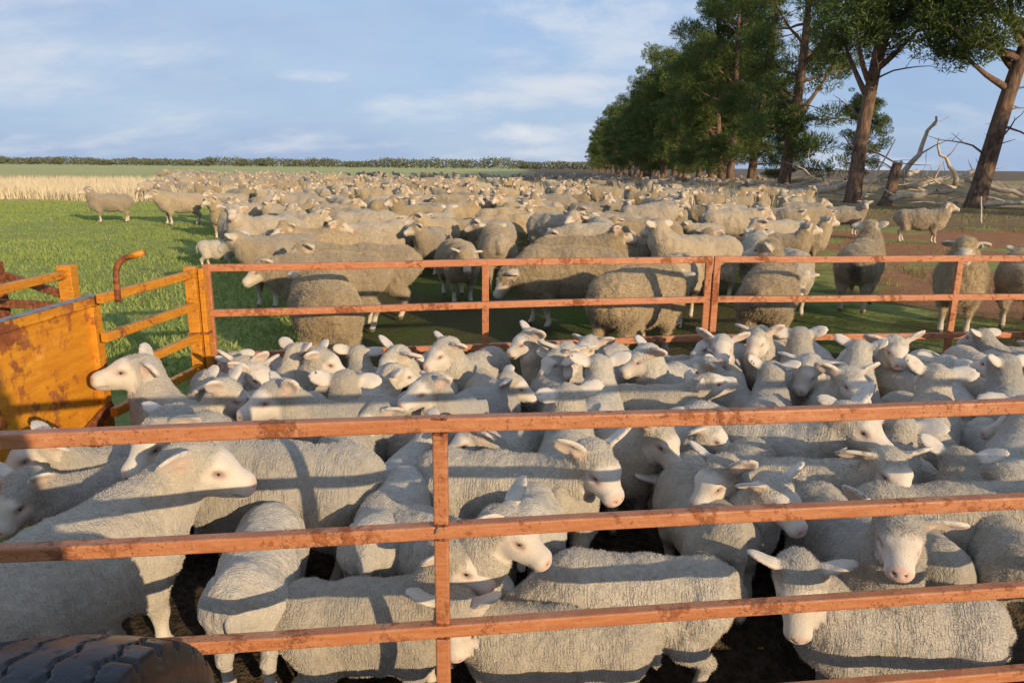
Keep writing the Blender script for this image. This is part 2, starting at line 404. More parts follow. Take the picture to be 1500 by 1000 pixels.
def build_sheep(kind, name, vox, nyaw=0, npitch=45, hyaw=0, hpitch=-25, ear=(0, 0), step=0.0, seed=0, fat=1.0, tail=True, eyes=True, stain=False, hv=1.0, mz=1.0, ev=1.0, wl=0.0):
    pose = sheep_pose(kind, nyaw, npitch, hyaw, hpitch); N0, P, d, w, u = pose
    lamb = kind == 'lamb'
    hs = (1.04 if lamb else 1.36) * hv                                      # head scale
    lo = np.array([-.36, -.24, -.012]) if lamb else np.array([-.66, -.40, -.016])
    hi = np.array([.33, .24, .56]) if lamb else np.array([.62, .40, .98])
    tip = P + d * .22 * hs
    for q in (P, tip):
        lo = np.minimum(lo, q - .17 * hs); hi = np.maximum(hi, q + .19 * hs)
    lo[2] = max(lo[2], -.02)
    F = Field(lo, hi, vox)
    if lamb:
        f = fat
        F.cone((-.195, 0, .325), (-.02, 0, .322), .118 * f, .122 * f, .05, .92)
        F.cone((-.02, 0, .322), (.15, 0, .315), .122 * f, .115 * f, .05, .92)
        F.ell((.0, 0, .272), np.eye(3), (.225, .118 * f, .142), .05)
        F.ell((-.235, 0, .345), np.eye(3), (.085, .098, .092), .05)
        F.ell((.205, 0, .30), np.eye(3), (.075, .085, .10), .05)
        st = step
        for sgn in (-1, 1):
            q = st * sgn
            F.cone((-.205, sgn * .06, .30), (-.165 + q * .3, sgn * .078, .205), .078, .052, .045)
            F.cone((-.165 + q * .3, sgn * .078, .205), (-.245 + q * .7, sgn * .07, .135), .048, .026, .03)
            F.cone((-.245 + q * .7, sgn * .07, .135), (-.225 + q, sgn * .07, .045), .023, .017, .012)
            F.cone((-.225 + q, sgn * .07, .042), (-.208 + q, sgn * .07, .012), .018, .021, .012)
            q = -st * sgn
            F.cone((.165, sgn * .062, .27), (.135 + q * .2, sgn * .075, .185), .070, .042, .045)
            F.cone((.135 + q * .2, sgn * .075, .185), (.155 + q * .7, sgn * .068, .11), .036, .023, .025)
            F.cone((.155 + q * .7, sgn * .068, .11), (.150 + q, sgn * .068, .04), .021, .016, .012)
            F.cone((.150 + q, sgn * .068, .04), (.165 + q, sgn * .068, .012), .017, .020, .012)
        if tail:
            F.cone((-.30, 0, .385), (-.335, 0, .33), .026, .02, .025); F.cone((-.335, 0, .33), (-.338, 0, .25), .02, .015, .015)
        Nm = N0 * .5 + P * .5 + np.array([.012, 0, -.012])
        F.cone((.13, 0, .335), tuple(N0), .115, .098, .05); F.cone(tuple(N0), tuple(Nm), .098, .078, .05); F.cone(tuple(Nm), tuple(P - d * .012), .078, .062, .04)
        F.cone((.19, 0, .27), tuple(Nm - np.array([0, 0, .02])), .085, .06, .05)
    else:
        f = fat
        F.cone((-.36, 0, .575), (-.03, 0, .575), .205 * f, .225 * f, .08, .95)
        F.cone((-.03, 0, .575), (.28, 0, .565), .225 * f, .20 * f, .08, .92)
        F.ell((-.02, 0, .52), np.eye(3), (.42, .225 * f, .225), .08)
        F.ell((-.43, 0, .60), np.eye(3), (.16, .185 * f, .175), .08)
        F.ell((.37, 0, .55), np.eye(3), (.14, .165, .19), .08)
        st = step
        for sgn in (-1, 1):
            q = st * sgn
            F.cone((-.38, sgn * .115, .50), (-.32 + q * .3, sgn * .135, .36), .13, .09, .07)
            F.cone((-.32 + q * .3, sgn * .135, .36), (-.44 + q * .7, sgn * .125, .25), .08, .042, .04)
            F.cone((-.44 + q * .7, sgn * .125, .25), (-.41 + q, sgn * .125, .085), .034, .025, .02)
            F.cone((-.41 + q, sgn * .125, .085), (-.385 + q, sgn * .125, .02), .028, .033, .02)
            q = -st * sgn
            F.cone((.31, sgn * .105, .46), (.26 + q * .2, sgn * .125, .33), .12, .07, .07)
            F.cone((.26 + q * .2, sgn * .125, .33), (.29 + q * .7, sgn * .115, .20), .058, .034, .035)
            F.cone((.29 + q * .7, sgn * .115, .20), (.28 + q, sgn * .115, .07), .030, .024, .02)
            F.cone((.28 + q, sgn * .115, .07), (.305 + q, sgn * .115, .02), .026, .032, .02)
        if tail: F.cone((-.575, 0, .66), (-.61, 0, .56), .045, .04, .04)
        Nm = N0 * .5 + P * .5 + np.array([.02, 0, -.025])
        F.cone((.24, 0, .60), tuple(N0), .20, .175, .08); F.cone(tuple(N0), tuple(Nm), .175, .14, .08); F.cone(tuple(Nm), tuple(P - d * .02), .14, .10, .06)
        F.cone((.36, 0, .48), tuple(Nm - np.array([0, 0, .04])), .155, .11, .08)
    # head: skull, forehead, cheeks, tapering muzzle, nose pad, chin, brows
    H = hs; M3 = np.stack([d, w, u])
    def hp(a, b, c): return P + d * a * H + w * b * H + u * c * H
    F.ell(hp(.018, 0, .004), M3, (.068 * H, .061 * H, .060 * H), .03 * H)
    F.ell(hp(.055, 0, .010), M3, (.058 * H, .047 * H, .046 * H), .025 * H)
    F.cone(hp(.07, 0, -.006), hp(.156 * mz, 0, -.022), .048 * H, .035 * H, .022 * H)
    F.ell(hp(.062, 0, -.026), M3, (.058 * H, .041 * H, .042 * H), .022 * H)
    F.ell(hp(.168 * mz, 0, -.026), M3, (.028 * H, .037 * H, .032 * H), .012 * H)
    F.cone(hp(.10, 0, -.048), hp(.158 * mz, 0, -.050), .020 * H, .015 * H, .012 * H)
    for sgn in (-1, 1):
        F.ell(hp(.072, sgn * .033, .026), M3, (.026 * H, .018 * H, .014 * H), .014 * H)
        F.ell(hp(.078, sgn * .050, .008), M3, (.014 * H, .009 * H, .008 * H), .012 * H, sub=True)
        F.ell(hp(.190 * mz, sgn * .013, -.018), M3, (.008 * H, .006 * H, .005 * H), .006 * H, sub=True)
    if not lamb: F.ell(hp(.005, 0, .035), M3, (.06 * H, .065 * H, .045 * H), .03)      # woolly topknot
    # ears: cupped leaves, one with the head
    ears = []
    for sgn, e in ((1, ear[0]), (-1, ear[1])):
        el = .066 * H * ev
        ax = norm(w * sgn * .93 - d * .22 + u * (.10 + e)); nrm = norm(d * .75 - u * .55 + w * sgn * .15); nrm = norm(nrm - ax * (nrm @ ax)); th = np.cross(ax, nrm)
        base = hp(-.008, sgn * .046, .026); c = base + ax * el * .85
        F.cone(base, base + ax * .03 * H, .020 * H, .017 * H, .014 * H)
        tk = max(.0105 * H, vox * 1.35)
        F.ell(c, np.stack([ax, th, nrm]), (el, .042 * H * ev, tk), .010 * H, cut=((.004 * H, 0, tk * 1.2), (el * .86, .031 * H, tk * 1.1)))
        ears.append((base, ax, th, nrm, el))
    EARS.append(ears); V, Q = F.nets()
    # vertex normals from the field
    g = np.zeros_like(V); e = vox
    q = (V - F.lo) / vox; ii = np.clip(np.rint(q).astype(int), 1, F.n - 2)
    for a in range(3):
        o = np.zeros(3, int); o[a] = 1
        g[:, a] = F.f[ii[:, 0] + o[0], ii[:, 1] + o[1], ii[:, 2] + o[2]] - F.f[ii[:, 0] - o[0], ii[:, 1] - o[1], ii[:, 2] - o[2]]
    g /= (np.linalg.norm(g, axis=1, keepdims=True) + 1e-9)
    # coat attribute
    rel = (V - P) / H; a = rel @ d; b = rel @ w; c = rel @ u
    nz = vnoise(V * (60 if lamb else 30), seed + 5)
    inhead = (a > -.06) & (a < .24) & (np.sqrt(b ** 2 + (c + .012) ** 2) < np.where(a > .12, .062, .078))
    facef = np.where(inhead, np.clip((a - (.022 + wl + .45 * np.clip(c, 0, .06)) + nz * .008) / .022, 0, 1), 0)
    if not lamb: facef = np.where(inhead, np.clip((a - (.050 + .55 * np.clip(c, -.01, .06)) + nz * .012) / .022, 0, 1), 0)
    pink = np.where(inhead, np.clip((a - .176 * mz) / .012, 0, 1), 0) * .55
    earf = np.zeros(len(V))
    for base, ax, th, nrm, el in ears:
        r = V - base; ea = r @ ax; et = r @ th; en = r @ nrm
        ine = (ea > .012 * H) & (ea < el * 2.2) & (np.abs(et) < .045 * H) & (np.abs(en) < .045 * H)
        earf = np.maximum(earf, ine * np.clip((ea - .010 * H) / (.02 * H), 0, 1))
        inner = ine & ((g @ nrm) > .3) & (np.abs(et) < .025 * H) & (ea < el * 1.7)
        pink = np.maximum(pink, inner * .38)
    legz = (.125 if lamb else .20)
    legf = np.clip((legz + nz * .02 - V[:, 2]) / (.04 if lamb else .05), 0, 1)
    wool = 1 - np.maximum(np.maximum(facef, earf), legf)
    dark = np.where(V[:, 2] < (.022 if lamb else .036), .85, 0)
    for sgn in (-1, 1):
        dn = np.linalg.norm(rel - (d * .188 * mz + w * sgn * .013 - u * .018), axis=1); dark = np.maximum(dark, np.clip(1.25 - dn / .0085, 0, 1) * .8)
        re_ = rel - (d * .078 + w * sgn * .044 + u * .008); de = np.sqrt((re_ @ d * .62) ** 2 + (re_ @ w) ** 2 + (re_ @ u * 1.15) ** 2); dark = np.maximum(dark, np.clip(1.25 - de / .0135, 0, 1) * .72); pink = np.maximum(pink, np.clip(1.5 - de / .017, 0, 1) * .45)
    mouth = inhead & (a > .125) & (np.abs(c + .043) < .0035); dark = np.where(mouth, np.maximum(dark, .5), dark)
    if stain: dark = np.maximum(dark, np.clip((-.40 - V[:, 0]) / .12, 0, 1) * np.clip((.085 - np.abs(V[:, 1] + .02) + nz * .03) / .04, 0, 1) * np.clip((.66 - V[:, 2] + nz * .05) / .06, 0, 1) * .9)
    # fleece relief
    if lamb:
        disp = wool * (.0040 * vnoise(V * np.array([80, 55, 45]), seed) + .005 * vnoise(V * 14, seed + 1))
    else:
        disp = wool * (.010 * vnoise(V * np.array([42, 34, 20]), seed) + .010 * vnoise(V * 7, seed + 1) + .006 * vnoise(V * 18, seed + 2))
    V = V + g * disp[:, None]
    me = mesh_np(name, V, Q)
    ca = me.attributes.new('coat', 'FLOAT_COLOR', 'POINT')
    ca.data.foreach_set('color', np.stack([wool, pink, dark, np.ones(len(V))], 1).astype(np.float32).ravel())
    me.materials.append(M_LAMB if lamb else M_EWE)
    ep = []
    if eyes:
        for sgn in (-1, 1):
            s0 = hp(.078, sgn * .01, .008); st_ = w * sgn
            t = 0.0
            while F.sample(s0 + st_ * t) < 0 and t < .08: t += .001
            ep.append(tuple(s0 + st_ * (t - .0068 * H)))
    return me, ep, pose, H
def eye_mesh():
    m = bpy.data.meshes.new('eye'); import bmesh; b = bmesh.new(); bmesh.ops.create_uvsphere(b, u_segments=12, v_segments=8, radius=.0098); b.to_mesh(m); b.free()
    m.polygons.foreach_set('use_smooth', np.ones(len(m.polygons), bool)); m.materials.append(M_EYE); return m
EYE = eye_mesh()
def sheep_object(name, built, loc, bd, scale, label, group, cat):
    me, ep, pose, H = built
    o = link(name, me, None, None, loc, RAD(bd)); o.scale = (scale,) * 3
    tag(o, label, cat, group)
    for p in ep:
        e = link('eye', EYE, None, o, p); e.scale = (H, H, H * .8)
    return o
def pen_z(x, y):
    s = lambda v: min(1, max(0, v)) ** 2 * (3 - 2 * min(1, max(0, v)))
    return -.10 - .20 * s((1.865 + .1244 * x + .85 - y) / .45) * s((x + 1.15) / .5)
PEN_Z = -.10
def place_by_head(kind, px, py, bd, hd, hpitch, npitch, scale, nyaw=None, pen=False):
    rel = (hd - bd + 180) % 360 - 180
    ny = max(-70, min(70, rel * .55)) if nyaw is None else nyaw
    pose = sheep_pose(kind, ny, npitch, rel, hpitch); hm = head_mid(kind, pose) * scale; z0 = PEN_Z if pen else 0.0
    c, s = math.cos(RAD(bd)), math.sin(RAD(bd))
    for _ in range(3):
        w = on_z(px, py, float(hm[2]) + z0); loc = Vector((w.x - (c * hm[0] - s * hm[1]), w.y - (s * hm[0] + c * hm[1]), z0))
        if pen: z0 = pen_z(loc.x, loc.y)
    return loc, ny, rel

# ------------------------------------------------------------------ ground
def ground_material():
    t = NT('paddock_ground'); v = t.map(); s = t.sep(v); X, Y = s[0], s[1]
    n1 = t.noise(v, .35, 6, .6); n2 = t.noise(v, 3.0, 6, .65); n3 = t.noise(v, 22, 5, .65); n4 = t.noise(v, .03, 4, .5)
    wob = t.math('MULTIPLY', t.math('SUBTRACT', n1, .5), 7.0)
    wob2 = t.math('MULTIPLY', t.math('SUBTRACT', n2, .5), 2.2)
    grass = t.mix(t.ramp(n2, .3, .7), rgb(.27, .33, .085), rgb(.34, .38, .12)); grass = t.mix(t.ramp(n3, .45, .75, 0, .6), grass, rgb(.42, .40, .17)); grass = t.mix(t.ramp(t.noise(v, .9, 6, .7), .54, .70, 0, .75), grass, rgb(.27, .22, .11)); grass = t.mix(t.ramp(t.noise(v, 2.3, 5, .7, 1.0), .52, .68, 0, .6), grass, rgb(.17, .25, .06))
    dirt = t.mix(t.ramp(n3, .35, .7), rgb(.055, .040, .026), rgb(.13, .095, .06))
    red = t.mix(t.ramp(n2, .3, .7), rgb(.42, .215, .11), rgb(.35, .17, .085)); red = t.mix(t.ramp(n3, .55, .75, 0, .5), red, rgb(.48, .30, .18))
    straw = t.mix(t.ramp(n2, .3, .7), rgb(.55, .43, .25), rgb(.46, .35, .19))
    field = t.mix(t.ramp(n4, .4, .62), rgb(.48, .45, .20), rgb(.41, .42, .18))
    litter = t.mix(t.ramp(n2, .3, .7), rgb(.33, .235, .125), rgb(.23, .16, .08))
    def gt(a, e, w): return t.ramp(t.math('SUBTRACT', a, e), -w, w)
    Yw = t.math('ADD', Y, wob2); Xw = t.math('ADD', X, wob2)
    far_edge = t.math('ADD', 31.5, t.math('MULTIPLY', wob, .5))
    # trampled muddy turf under and behind the mob
    tramp = t.mix(t.ramp(n1, .42, .6), rgb(.10, .085, .035), rgb(.085, .12, .025))
    lawn_x = t.math('SUBTRACT', -2.2, t.math('MULTIPLY', t.math('SUBTRACT', Y, 7.0), .16))
    col = t.mix(gt(t.math('ADD', lawn_x, t.math('MULTIPLY', wob2, .4)), X, .5), tramp, grass)
    # red track on the right side
    trk = t.math('MULTIPLY', gt(Xw, 5.2, 1.0), t.math('MULTIPLY', gt(Yw, 8.6, .5), gt(22.0, Yw, 1.5)))
    col = t.mix(trk, col, red)
    gpatch = t.math('MULTIPLY', t.ramp(n1, .50, .60), t.math('MULTIPLY', gt(Xw, 4.0, .8), gt(26.0, Yw, 1.0)))
    col = t.mix(gpatch, col, t.mix(t.ramp(n3, .5, .8), grass, rgb(.26, .22, .09)))
    lit = t.math('MULTIPLY', gt(Xw, 7.5, 1.5), gt(Yw, 22.5, 2.0)); col = t.mix(lit, col, litter)
    # straw belt, then green field
    band = t.math('MULTIPLY', gt(Y, far_edge, 1.0), gt(7.0, X, 3.0)); col = t.mix(band, col, straw)
    fld = t.math('MULTIPLY', gt(Y, t.math('ADD', 92.0, wob), 5.0), gt(t.math('MULTIPLY_ADD', Y, .02, 0.0), X, 4.0)); col = t.mix(fld, col, field)
    plough = t.math('MULTIPLY', gt(Y, 130.0, 10.0), gt(X, t.math('MULTIPLY_ADD', Y, .02, 0.0), 6.0)); col = t.mix(plough, col, rgb(.19, .145, .10))
    # pen floor
    pen = t.math('MULTIPLY', gt(X, -2.3, .12), t.math('MULTIPLY', gt(t.math('ADD', 6.0, t.math('MULTIPLY', X, .2)), Yw, .5), gt(Y, -3.0, .3)))
    col = t.mix(pen, col, dirt)
    t.set('Base Color', col); t.set('Roughness', .95); t.set('Specular IOR Level', .1)
    t.set('Normal', t.bump(t.math('ADD', n3, t.math('MULTIPLY', n2, 1.8)), .9, .09))
    return t.mat
M_GROUND = ground_material()
def ground():
    a = np.concatenate([-np.geomspace(3000, 5, 34), np.linspace(-4, 8, 121), np.geomspace(9, 3000, 34)])
    b = np.concatenate([[-400, -60, -12], np.linspace(-4, 9, 131), np.linspace(9.5, 40, 62), np.geomspace(44, 5000, 30)])
    X, Y = np.meshgrid(a, b, indexing='ij'); P = np.stack([X.ravel(), Y.ravel(), np.zeros(X.size)], 1)
    z = .03 * vnoise(P * .45, 3) + .018 * vnoise(P * 1.7, 4); z = np.where((np.abs(P[:, 0]) < 60) & (P[:, 1] < 80), z - .03, -.04)
    sm = lambda v: np.clip(v, 0, 1) ** 2 * (3 - 2 * np.clip(v, 0, 1))
    pen = sm((P[:, 0] + 2.42) / .25) * sm((P[:, 1] - (1.75 + .1244 * P[:, 0])) / .25) * sm((5.65 + .21 * P[:, 0] - P[:, 1]) / .35) * sm((7.5 - P[:, 0]) / .4)
    P[:, 2] = z + (np.array([pen_z(a_, b_) if -3 < a_ < 8 and 1 < b_ < 8 else PEN_Z for a_, b_ in P[:, :2]]) + .02) * pen
    ny = len(b); i = np.arange(len(a) - 1)[:, None] * ny + np.arange(ny - 1)[None, :]
    Q = np.stack([i, i + ny, i + ny + 1, i + 1], -1).reshape(-1, 4)
    tag(link('ground', mesh_np('ground', P, Q), M_GROUND), 'flat paddock of grass, mud and red dirt', kind='structure')
ground()
def bank_material():
    t = NT('earth_bank'); v = t.map(); n = t.noise(v, 1.2, 7, .65); n3 = t.noise(v, 12, 5, .65)
    c = t.mix(t.ramp(n, .35, .65), rgb(.40, .30, .16), rgb(.27, .21, .10)); c = t.mix(t.ramp(n3, .5, .7, 0, .6), c, rgb(.50, .40, .24))
    t.set('Base Color', c); t.set('Roughness', .95); t.set('Normal', t.bump(t.math('ADD', n3, n), .8, .12)); return t.mat
def bank():
    xs = np.linspace(9, 75, 80); ys = np.linspace(33, 66, 44); X, Y = np.meshgrid(xs, ys, indexing='ij')
    P = np.stack([X.ravel(), Y.ravel(), np.zeros(X.size)], 1)
    s = lambda v: np.clip(v, 0, 1) ** 2 * (3 - 2 * np.clip(v, 0, 1))
    h = s((P[:, 1] - 34 - .04 * (P[:, 0] - 10)) / 11) * s((66 - P[:, 1]) / 10) * s((P[:, 0] - 11.5) / 9)
    P[:, 2] = h * (.95 + .35 * vnoise(P * .25, 7) + .18 * vnoise(P * .9, 8)) - .09
    ny = len(ys); i = np.arange(len(xs) - 1)[:, None] * ny + np.arange(ny - 1)[None, :]
    tag(link('earth_bank', mesh_np('earth_bank', P, np.stack([i, i + ny, i + ny + 1, i + 1], -1).reshape(-1, 4)), bank_material()), 'low bank of dry earth behind the pines', kind='structure')
bank()

# ------------------------------------------------------------------ grass
def blade_material(name, c1, c2, trans=.3):
    t = NT(name); v = t.map(); n = t.noise(v, 1.3, 4, .6); n2 = t.noise(v, 9.0, 2)
    c = t.mix(t.ramp(t.math('ADD', t.math('MULTIPLY', n, .6), t.math('MULTIPLY', n2, .4)), .35, .65), c1, c2)
    t.set('Base Color', c); t.set('Roughness', .8); t.set('Specular IOR Level', .15)
    tr = t.N.new('ShaderNodeBsdfTranslucent'); t.L.new(c, tr.inputs[0]); mx = t.N.new('ShaderNodeMixShader'); mx.inputs[0].default_value = trans
    t.L.new(t.b.outputs[0], mx.inputs[1]); t.L.new(tr.outputs[0], mx.inputs[2]); t.L.new(mx.outputs[0], t.out.inputs[0]); return t.mat
M_GRASS = blade_material('green_grass', rgb(.22, .29, .065), rgb(.33, .37, .12))
M_STRAW = blade_material('dry_straw', rgb(.74, .63, .44), rgb(.64, .52, .33))
M_TUFT = blade_material('mixed_tuft', rgb(.16, .19, .05), rgb(.34, .27, .11))
def blades(name, xy, hgt, wid, mat, label, spread=.35, single=False):
    n = len(xy); base = np.c_[xy, np.full(n, -.045)]
    a = rng.uniform(0, 2 * np.pi, n); w = np.c_[np.cos(a), np.sin(a), np.zeros(n)] * (wid * rng.uniform(.6, 1.4, n))[:, None]
    h = hgt * rng.uniform(.55, 1.25, n); ln = rng.normal(0, spread, (n, 2)) * h[:, None]
    mid = base + np.c_[ln * .35, h * .6]; tip = base + np.c_[ln, h]
    if single: return tag(link(name, mesh_np(name, np.stack([base - w, base + w, tip], 1).reshape(-1, 3), np.arange(3 * n).reshape(n, 3), False), mat), label, name.replace('_', ' '), kind='stuff')
    V = np.stack([base - w, base + w, mid + w * .6, mid - w * .6, tip], 1).reshape(-1, 3)
    i = np.arange(n)[:, None] * 5
    F = np.concatenate([i + [0, 1, 2], i + [0, 2, 3], i + [3, 2, 4]])
    return tag(link(name, mesh_np(name, V, F, False), mat), label, name.replace('_', ' '), kind='stuff')
def clumped(n, x0, x1, y0, y1, per, sp, keep=None, ypow=1.0):
    k = n // per; cx = rng.uniform(x0, x1, k); cy = y0 + (y1 - y0) * rng.uniform(0, 1, k) ** ypow
    P = np.c_[np.repeat(cx, per), np.repeat(cy, per)] + rng.normal(0, sp, (k * per, 2))
    return P if keep is None else P[keep(P[:, 0], P[:, 1])]
P = clumped(190000, -26, 0, 5.5, 37, 6, .20, lambda x, y: x < -2.0 - (y - 6.5) * .15, 1.3)
blades('green_grass', P, .075, .014, M_GRASS, 'short green grass on the open turf beyond the yellow gate', .45, True)
P = clumped(70000, -72, 14, 33.0, 66, 9, .22, None, 1.6)
P = P[P[:, 1] > 32.8 + 1.2 * np.sin(P[:, 0] * .5)]
blades('dry_grass', P, .64, .021, M_STRAW, 'tall pale dry grass standing along the edge of the field', .22)
P = clumped(15000, 3.5, 26, 8.0, 34, 12, .16, lambda x, y: (np.sin(x * .9 + 1) + np.sin(y * 1.1 + x * .3) > .55) | (y > 26))
blades('grass_tufts', P, .13, .012, M_TUFT, 'sparse green and straw tufts beside the red dirt track')

# ------------------------------------------------------------------ far tree line
def leaf_material(name, c1, c2):
    t = NT(name); v = t.map(); n = t.noise(v, .8, 4, .6); n2 = t.noise(v, 6.0, 2)
    c = t.mix(t.ramp(t.math('ADD', t.math('MULTIPLY', n, .6), t.math('MULTIPLY', n2, .4)), .35, .65), c1, c2)
    t.set('Base Color', c); t.set('Roughness', .7); t.set('Specular IOR Level', .2)
    tr = t.N.new('ShaderNodeBsdfTranslucent'); t.L.new(c, tr.inputs[0]); mx = t.N.new('ShaderNodeMixShader'); mx.inputs[0].default_value = .22
    t.L.new(t.b.outputs[0], mx.inputs[1]); t.L.new(tr.outputs[0], mx.inputs[2]); t.L.new(mx.outputs[0], t.out.inputs[0]); return t.mat
M_NEEDLE = leaf_material('pine_needles', rgb(.045, .082, .021), rgb(.135, .17, .046))
M_GUM = leaf_material('far_gum_leaves', rgb(.12, .13, .075), rgb(.17, .17, .09))
def far_wood():
    C = []; S = []
    for k in range(620):
        u = k / 620; x = -520 + 640 * u + rnd.uniform(-3, 3); y = 640 - 150 * u + rnd.uniform(-18, 18)
        h = rnd.uniform(5.6, 7.0) * (.85 + .20 * math.sin(u * 17) * math.sin(u * 41 + 1) + .10 * math.sin(u * 97)) ; r = rnd.uniform(4.0, 7.0)
        if u > .50: h *= 1.12
        for j in range(56):
            v = rng.normal(0, 1, 3); v /= np.linalg.norm(v) * rnd.uniform(1.0, 1.5)
            C.append((x + v[0] * r, y + v[1] * r, max(.3, h * .52 + v[2] * h * .52))); S.append(rnd.uniform(.35, .8))
    C = np.array(C); S = np.array(S); n = len(C); A = rng.normal(0, 1, (n, 3)); B = rng.normal(0, 1, (n, 3))
    A /= np.linalg.norm(A, axis=1)[:, None]; B -= A * (A * B).sum(1)[:, None]; B /= np.linalg.norm(B, axis=1)[:, None]
    V = np.stack([C - A * S[:, None], C - B * S[:, None] * .7, C + A * S[:, None], C + B * S[:, None] * .7], 1).reshape(-1, 3)
    tag(link('treeline', mesh_np('treeline', V, np.arange(4 * n).reshape(n, 4), False), M_GUM), 'low grey green belt of bush along the horizon', 'tree belt', kind='stuff')
far_wood()

# ------------------------------------------------------------------ pines
def bark():
    t = NT('pine_bark'); v = t.map((1, 1, .28)); n = t.noise(v, 7, 6, .65, 1.0); n2 = t.noise(t.map(), .6, 3)
    c = t.mix(t.ramp(n, .38, .64), rgb(.055, .034, .024), rgb(.20, .125, .082)); c = t.mix(t.ramp(n2, .4, .7, 0, .5), c, rgb(.27, .15, .085))
    t.set('Base Color', c); t.set('Roughness', .9); t.set('Normal', t.bump(n, 1.0, .08)); return t.mat
M_BARK = bark()
def deadwood():
    t = NT('dead_wood'); v = t.map(); n = t.noise(v, 5, 6, .6, .8); c = t.mix(t.ramp(n, .35, .65), rgb(.36, .29, .21), rgb(.55, .46, .35))
    t.set('Base Color', c); t.set('Roughness', .85); t.set('Normal', t.bump(n, .6, .03)); return t.mat
M_DEAD = deadwood()
def curve_pts(p0, d0, length, n, wob, up, r):
    p = Vector(p0); d = Vector(d0).normalized(); out = [p.copy()]
    for i in range(n):
        d = (d + Vector((r.uniform(-wob, wob), r.uniform(-wob, wob), r.uniform(-wob, wob) + up))).normalized(); p = p + d * (length / n); out.append(p.copy())
    return out
def needle_mesh(cl, seed, dens, wf=.17):
    """cl: list of (centre, radius)"""
    g = np.random.default_rng(seed); Cs = []; Ds = []; Ls = []
    for c, r in cl:
        n = int(dens * (r ** 2) * 190) + 40
        v = g.normal(0, 1, (n, 3)); v /= np.linalg.norm(v, axis=1)[:, None]
        rr = r * g.uniform(.35, 1.0, n) ** .6
        pos = np.array(c) + v * rr[:, None] * np.array([1, 1, .72])
        dd = v * .8 + g.normal(0, .45, (n, 3)) + np.array([0, 0, .55]); dd /= np.linalg.norm(dd, axis=1)[:, None]
        Cs.append(pos); Ds.append(dd); Ls.append(g.uniform(.16, .38, n))
    C = np.concatenate(Cs); D = np.concatenate(Ds); Ln = np.concatenate(Ls); n = len(C)
    B = g.normal(0, 1, (n, 3)); B -= D * (D * B).sum(1)[:, None]; B /= np.linalg.norm(B, axis=1)[:, None]
    W = Ln * wf
    V = np.stack([C - B * W[:, None], C + B * W[:, None], C + D * Ln[:, None]], 1).reshape(-1, 3)
    return mesh_np('crown', V, np.arange(3 * n).reshape(n, 3), False)
